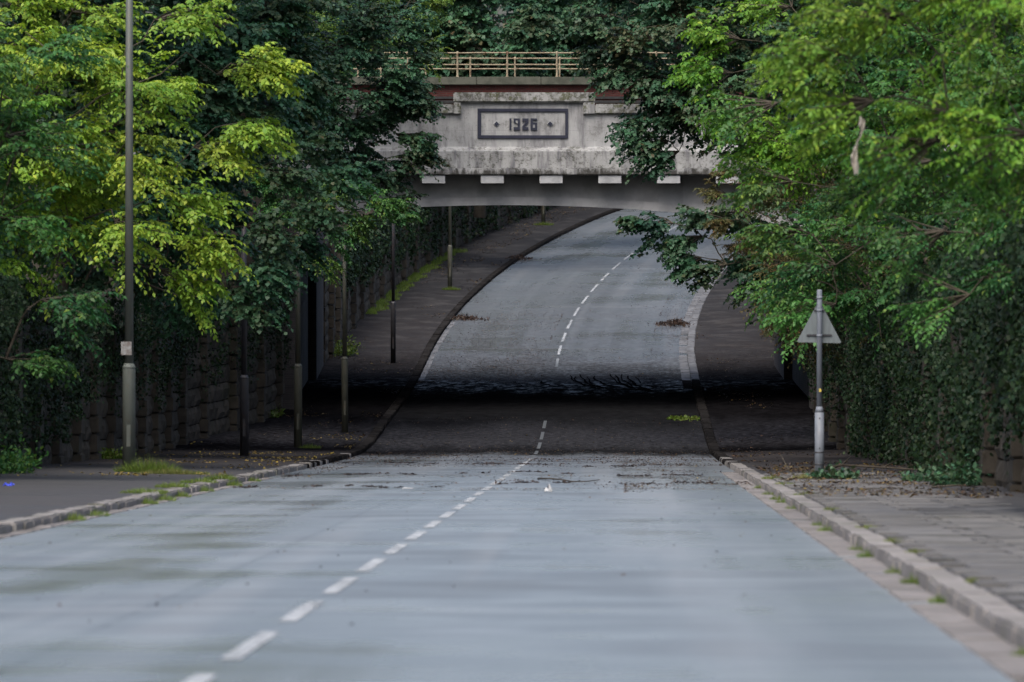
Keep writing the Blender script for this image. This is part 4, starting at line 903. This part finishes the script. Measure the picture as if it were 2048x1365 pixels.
tuft('grass_tuft', 'flat yellowing grass spreading from the tall lamp post to the kerb', -6.65, 114.5, 0.75, 0.17, 1500, seed=2, warm=0.5)
ORD = 'first second third fourth fifth sixth seventh eighth ninth tenth eleventh twelfth thirteenth'.split()
for i, (u, d, r, h) in enumerate([(-5.30, 92, .4, .12), (-5.32, 98, .3, .14), (-5.28, 103.5, .35, .12), (-5.2, 108, .3, .16)]):
    tuft('kerb_grass', ORD[i] + ' grass patch from the camera growing over the top of the left kerb', u, d, r, h, 420, 'grass on the left kerb', 'kerb grass', seed=10 + i, ry=2.2)
for i, (u, d, r, h) in enumerate([(-4.93, 76, .16, .16), (-4.92, 79, .2, .15), (-4.93, 88, .16, .16), (-4.93, 91, .2, .18), (-4.92, 94.5, .16, .16), (-4.93, 100, .17, .16), (-4.93, 107, .2, .2), (-4.93, 113, .16, .14)]):
    tuft('gutter_weed', ORD[i] + ' weed from the camera sprouting in the gutter against the left kerb', u, d, r, h, 260, 'weeds along the left gutter', 'weed', seed=20 + i, dz=0.0, ry=4)
for i, (d, r, h) in enumerate([(36, .07, .09), (45.5, .08, .09), (50, .07, .13), (53, .08, .11), (58.5, .1, .14), (61, .09, .12), (70, .12, .12), (73, .1, .1), (84, .1, .12), (89, .12, .15), (92, .12, .14), (97, .12, .12), (104, .1, .12)]):
    tuft('gutter_weed', ORD[i] + ' weed from the camera sprouting in the gutter against the right kerb', W - 0.05, d, r, h, 150, 'weeds along the right gutter', 'weed', seed=40 + i, dz=0.0, ry=2.5)
for i, (d, r, h) in enumerate([(47, .06, .06), (56, .1, .07), (60.5, .1, .07), (67, .14, .06), (78, .12, .07), (90, .16, .1), (101, .2, .1), (109, .2, .12)]):
    tuft('kerb_grass', ORD[i] + ' thin grass strip from the camera between the right kerb and the flagstones', W + 0.31, d, r, h, 140, 'grass behind the right kerb', 'kerb grass', seed=60 + i, ry=3, warm=0.3)
tuft('weed_clump', 'leafy weeds and dry grass at the foot of the sign post', 6.45, 107.5, 0.42, 0.22, 500, None, 'weed', warm=0.15, leafy=True, seed=70, mat='far')
tuft('grass_tuft', 'dry pale grass tuft beside the base of the sign post', 5.95, 107.6, 0.3, 0.20, 400, seed=71, warm=0.7)
tuft('weed_clump', 'bushy green weeds at the foot of the right wall near the picture edge', 8.3, 97.5, 0.42, 0.55, 600, None, 'weed', leafy=True, seed=72, mat='far')
tuft('weed_clump', 'low weeds along the right wall behind the fallen branches', 8.1, 104, 0.5, 0.22, 450, None, 'weed', leafy=True, seed=73, ry=2.5, mat='far')
tuft('weed_clump', 'bushy weeds against the ivy wall at the left picture edge', -10.1, 113, 0.75, 0.7, 1300, None, 'weed', leafy=True, seed=74, ry=2, mat='green')
tuft('weed_clump', 'small green weed clump at the wall foot between the first two posts', -10.1, 140, 0.4, 0.3, 500, None, 'weed', leafy=True, seed=75, ry=2)
tuft('weed_clump', 'weeds at the foot of the left abutment', -9.0, 183, 0.45, 0.4, 500, None, 'weed', leafy=True, seed=76, ry=2.5)
tuft('weed_clump', 'weeds hanging by the far corner of the left abutment', -8.3, 219, 0.4, 0.8, 700, None, 'weed', leafy=True, seed=77, ry=3)
tuft('grass_tuft', 'small grass tuft behind the foot of the third lamp post', -6.55, 164, 0.3, 0.2, 400, seed=78)
tuft('grass_tuft', 'grass round the foot of the lamp post on the far slope', -6.2, 251, 0.4, 0.22, 600, seed=79)
tuft('grass_tuft', 'grass at the foot of the farthest lamp post', -6.8, 290.5, 0.5, 0.25, 600, seed=80)
tuft('leaf_sprig', 'bright green fallen leafy sprig on the dark silt by the right kerb', 4.5, 184, 0.55, 0.06, 260, None, 'sprig', leafy=True, seed=81, dz=0.03, ry=1.6)
# grass verge under the far wall
def verge():
    g = np.random.default_rng(5); n = 6500; d = g.uniform(238, 273, n); P = pt(wall_l(d) + 0.15 + g.uniform(0, 1, n) ** 1.6 * (0.55 + 0.3 * np.sin(d * 0.7) * np.sin(d * 1.9)), d, KH + 0.03)
    D = UP * 1.2 + g.normal(0, 0.45, (n, 3)); L = g.uniform(0.07, 0.2, n)
    tag(link('grass_verge', leaves_mesh('grass_verge', P, D, g.normal(0, 1, (n, 3)), L, np.full(n, 0.025), g.normal(0.8, 0.2, n), np.clip(g.normal(0.05, 0.1, n), 0, 1), 'blade'), LF['grass']), 'bright grass strip along the foot of the far left wall', 'grass', kind='stuff')
verge()
def scatter(name, label, parts, leaf, seed, cat='leaves'):
    g = np.random.default_rng(seed); Ps = []; Ls = []; Wm = []
    for (u0, u1, d0, d1, n, dz, wm, clus) in parts:
        if clus:
            cu = g.uniform(u0, u1, max(n // 30, 1)); cd = g.uniform(d0, d1, len(cu)); i = g.integers(0, len(cu), n)
            u = np.clip(cu[i] + g.normal(0, 0.35, n), u0, u1); d = cd[i] + g.normal(0, 0.8, n)
        else: u = g.uniform(u0, u1, n); d = g.uniform(d0, d1, n)
        cam_ = 0.02 * (1 - np.abs(u) / W) if dz < 0.05 else 0.0
        Ps.append(pt(u, d, dz + cam_) + UP * g.uniform(0.004, 0.014, n)[:, None]); Wm.append(np.clip(g.normal(wm, 0.3, n), 0, 1)); Ls.append(leaf * g.uniform(0.5, 1.4, n))
    P = np.concatenate(Ps); L = np.concatenate(Ls); wmv = np.concatenate(Wm); n = len(P)
    D = g.normal(0, 1, (n, 3)); D[:, 2] *= 0.25; N = UP + g.normal(0, 0.28, (n, 3))
    return tag(link(name, leaves_mesh(name, P, D, N, L, L * 0.6, g.uniform(0, 1, n), wmv, 'quad'), LF['litter']), label, cat, kind='stuff')
scatter('leaf_litter', 'brown fallen leaves and silt crumbs scattered over the carriageway', [(-4.9, 4.9, 100, 165, 2000, 0.0, -.3, True), (-4.9, 4.9, 140, 166, 2500, 0.0, -.4, True), (-4.9, 4.9, 150, 185, 1500, 0.0, -.2, False), (-4.9, -0.5, 206, 240, 5200, 0.0, -.4, True), (-4.9, 4.9, 208, 290, 2600, 0.0, -.4, True),
        (3.6, 4.95, 222, 256, 1600, 0.0, -.4, True), (-4.9, 4.8, 40, 100, 120, 0.0, -.2, False), (2.5, 4.9, 100, 150, 900, 0.0, -.3, True), (-4.9, -4.2, 120, 160, 500, 0.0, -.3, True)], 0.05, 91)
scatter('leaf_litter', 'yellow and brown fallen leaves on the left pavement', [(-10.2, -5.4, 108, 172, 1300, KH + 0.02, 0.45, True), (-8.6, -5.4, 170, 290, 900, KH + 0.02, -0.1, True), (-9.0, -6.5, 262, 310, 1800, KH + 0.03, -0.1, True)], 0.085, 92)
scatter('leaf_litter', 'brown leaf litter on the right pavement', [(5.4, 8.7, 86, 130, 2600, KH + 0.035, -.05, True), (5.4, 8.7, 130, 240, 900, KH + 0.02, -.2, True)], 0.075, 93)
for i, (d, lab) in enumerate([(107.5, 'thin tide line of dark debris across the road nearer the camera'), (122, 'second thin tide line of dark debris before the silt'), (141, 'broken tide line of dark debris close to the silt edge')]):
    g = np.random.default_rng(300 + i); n = 1100; u = g.uniform(-4.8, 4.8, n); u = u[np.sin(u * 2.1 + i) + np.sin(u * 5.3) + 0.8 * np.sin(u * 11 + i) > 0.15]; n = len(u); dd = d + 3.2 * np.sin(u * 0.55 + i * 1.7) + 1.6 * np.sin(u * 1.7 + i) + 0.7 * np.sin(u * 4.1) + g.normal(0, 0.35, n)
    L = 0.075 * g.uniform(0.4, 1.5, n)
    tag(link('debris_line', leaves_mesh('debris_line', pt(u, dd, 0.024), g.normal(0, 1, (n, 3)) * [1, 1, .2], UP + g.normal(0, .3, (n, 3)), L, L * .5, g.uniform(0, .5, n), np.zeros(n), 'quad'), LF['litter']), lab, 'debris', kind='stuff')
def debris(label, u, d, rx, ry, h, n, seed):
    g = np.random.default_rng(seed); p0 = pt(u, d, 0.01); q = g.normal(0, 1, (n, 2)) * 0.45; P = np.stack([q[:, 0] * rx, q[:, 1] * ry, h * np.exp(-(q ** 2).sum(1) * 2.5) * g.uniform(0, 1, n)], -1)
    D = g.normal(0, 1, (n, 3)); L = g.uniform(0.05, 0.16, n)
    o = link('debris_pile', leaves_mesh('debris_pile', P, D, UP + g.normal(0, .6, (n, 3)), L, L * 0.45, g.uniform(0, .7, n), np.clip(g.normal(-.3, .2, n), 0, 1), 'quad'), LF['litter']); o.location = p0
    tag(o, label, 'debris', None, 'stuff')
debris('heap of dark leaves and twigs washed against the left kerb on the far slope', -4.5, 237.5, 0.9, 1.1, 0.16, 700, 1)
debris('heap of dark twigs and leaves in the right gutter beyond the bridge', 4.35, 235, 0.8, 1.8, 0.22, 900, 2)
debris('brown leaves washed over the far left kerb near the top of the slope', -5.1, 269, 0.9, 1.2, 0.2, 500, 3)
# sticks, litter
def stick(label, pts, r, kids=()):
    P0 = Vector(pt(*pts[0])); V = [Vector(pt(*q)) - P0 for q in pts]
    o = MB().tube(V, [r * (1 - 0.6 * i / (len(V) - 1)) for i in range(len(V))], 6).build('fallen_branch', M['bark'], None, True); o.location = P0; tag(o, label, 'branch')
    for kk in kids:
        MB().tube([Vector(pt(*q)) - P0 for q in kk], [r * 0.5, r * 0.25], 5).build('twig', M['bark'], o, True)
stick('long thin fallen branch lying across the road before the dip', [(0.75, 114.5, .04), (1.0, 113.2, .06), (1.25, 112.4, .05), (1.5, 109.6, .05), (1.75, 109.2, .06), (2.0, 113.0, .04)], 0.02)
stick('dark fallen branch on the pavement behind the sign post', [(6.3, 116, KH + .06), (7.0, 118, KH + .16), (7.8, 117, KH + .12), (8.6, 116, KH + .08)], 0.035, [[(7.0, 118, KH + .16), (7.3, 120, KH + .35)], [(7.8, 117, KH + .12), (8.3, 119, KH + .3)]])
stick('thin twig standing out of the litter near the sign post', [(5.5, 113, KH + .05), (5.75, 113.2, KH + .12), (5.6, 113.6, KH + .42)], 0.018)
stick('short fallen stick on the flagstones near the right wall', [(7.6, 95, KH + .05), (8.0, 94.6, KH + .09), (8.35, 95, KH + .05)], 0.02)
def scrap(name, label, cat, u, d, sx, sy, h, mat, seed, dz):
    g = random.Random(seed); v = []; f = []; n = 5
    for i in range(n):
        for j in range(n):
            v.append((sx * (i / (n - 1) - .5) + g.gauss(0, sx * .05), sy * (j / (n - 1) - .5) + g.gauss(0, sy * .05), 0.004 + abs(g.gauss(0, h)) * (0.4 + (0 < i < n - 1 and 0 < j < n - 1))))
    for i in range(n - 1):
        for j in range(n - 1): f.append((i * n + j, (i + 1) * n + j, (i + 1) * n + j + 1, i * n + j + 1))
    me = bpy.data.meshes.new(name); me.from_pydata(v, [], f); me.update(); o = link(name, me, mat); o.location = pt(u, d, dz)
    md = o.modifiers.new('thick', 'SOLIDIFY'); md.thickness = 0.003; tag(o, label, cat)
scrap('litter_wrapper', 'crumpled blue plastic wrapper on the left pavement', 'litter', -8.05, 97, 0.17, 0.4, 0.035, M['blue'], 1, KH + 0.03)
scrap('litter_paper', 'flattened white paper on the left pavement near the picture edge', 'litter', -9.2, 100.5, 0.2, 0.35, 0.02, M['litter'], 2, KH + 0.04)
scrap('litter_paper', 'crumpled white scrap standing on the right lane before the dip', 'litter', 1.15, 98.5, 0.14, 0.2, 0.05, M['litter'], 3, 0.018)
scrap('litter_paper', 'flat white scrap lying on the left lane', 'litter', -1.45, 103, 0.2, 0.3, 0.006, M['litter'], 4, 0.018)
# mud smears left by turning tyres at the far edge of the silt
for i, (u, d, l) in enumerate([(0.55, 210.5, 8), (0.72, 209.8, 9), (0.95, 210.8, 10), (1.2, 209.4, 9), (1.42, 210.2, 8), (2.05, 211.5, 11), (2.25, 210.6, 11), (2.42, 211.2, 12), (2.7, 210.2, 11), (3.0, 209.6, 9), (-0.5, 207.5, 5), (-1.4, 207, 5)]):
    V = []; n = 14
    for j in range(n):
        t = j / (n - 1); uu = u + 2.4 * t ** 1.7 + 0.05 * math.sin(j * 1.9 + i * 2); dd = d - l * (1 - (1 - t) ** 1.8)
        hw = 0.015 + (0.035 + 0.02 * math.sin(i * 3.3)) * math.sin(math.pi * min(1, t + 0.08)) * (0.75 + 0.35 * math.sin(j * 2.1 + i))
        for s_ in (-hw, hw): V.append(pt(uu + s_, dd, 0.034))
    me = np_mesh('tyre_smear', np.array(V), np.array([(2 * j, 2 * j + 1, 2 * j + 3, 2 * j + 2) for j in range(n - 1)])); link('tyre_smear', me, M['mudmark'], road)
# pale rag snagged in the right tree
g = random.Random(3); v = []; f = []; n = 15
wds = [0.03, 0.05, 0.055, 0.04, 0.022, 0.016, 0.02, 0.018, 0.03, 0.028, 0.045, 0.05, 0.06, 0.05, 0.03]
for i in range(n):
    t = i / (n - 1); cx = 0.035 * math.sin(t * 6 + 0.6) - 0.09 * t + g.gauss(0, .008)
    for j in range(7):
        q = j / 6 - 0.5; v.append((cx + 2 * q * wds[i] * (1 + g.gauss(0, .12)), 0.035 * math.sin(q * 9 + i * 0.8) + g.gauss(0, .006), -0.72 * t + g.gauss(0, .012) - (0.05 * abs(math.sin(j * 2.3)) if i == n - 1 else 0)))
for i in range(n - 1):
    for j in range(6): f.append((i * 7 + j, i * 7 + j + 1, i * 7 + 8 + j, i * 7 + 7 + j))
me = bpy.data.meshes.new('rag'); me.from_pydata(v, [], f); me.update(); smooth(me)
o = link('rag', me, M['rag']); o.scale = (0.8, 0.9, 0.92); RD = 71.0; o.location = ((1721 - 1024) * RD / 11378, RD, CAMZ + (500 - 236) * RD / 11378); tag(o, 'pale torn rag hanging in the branches of the bright yellow-green tree', 'rag')
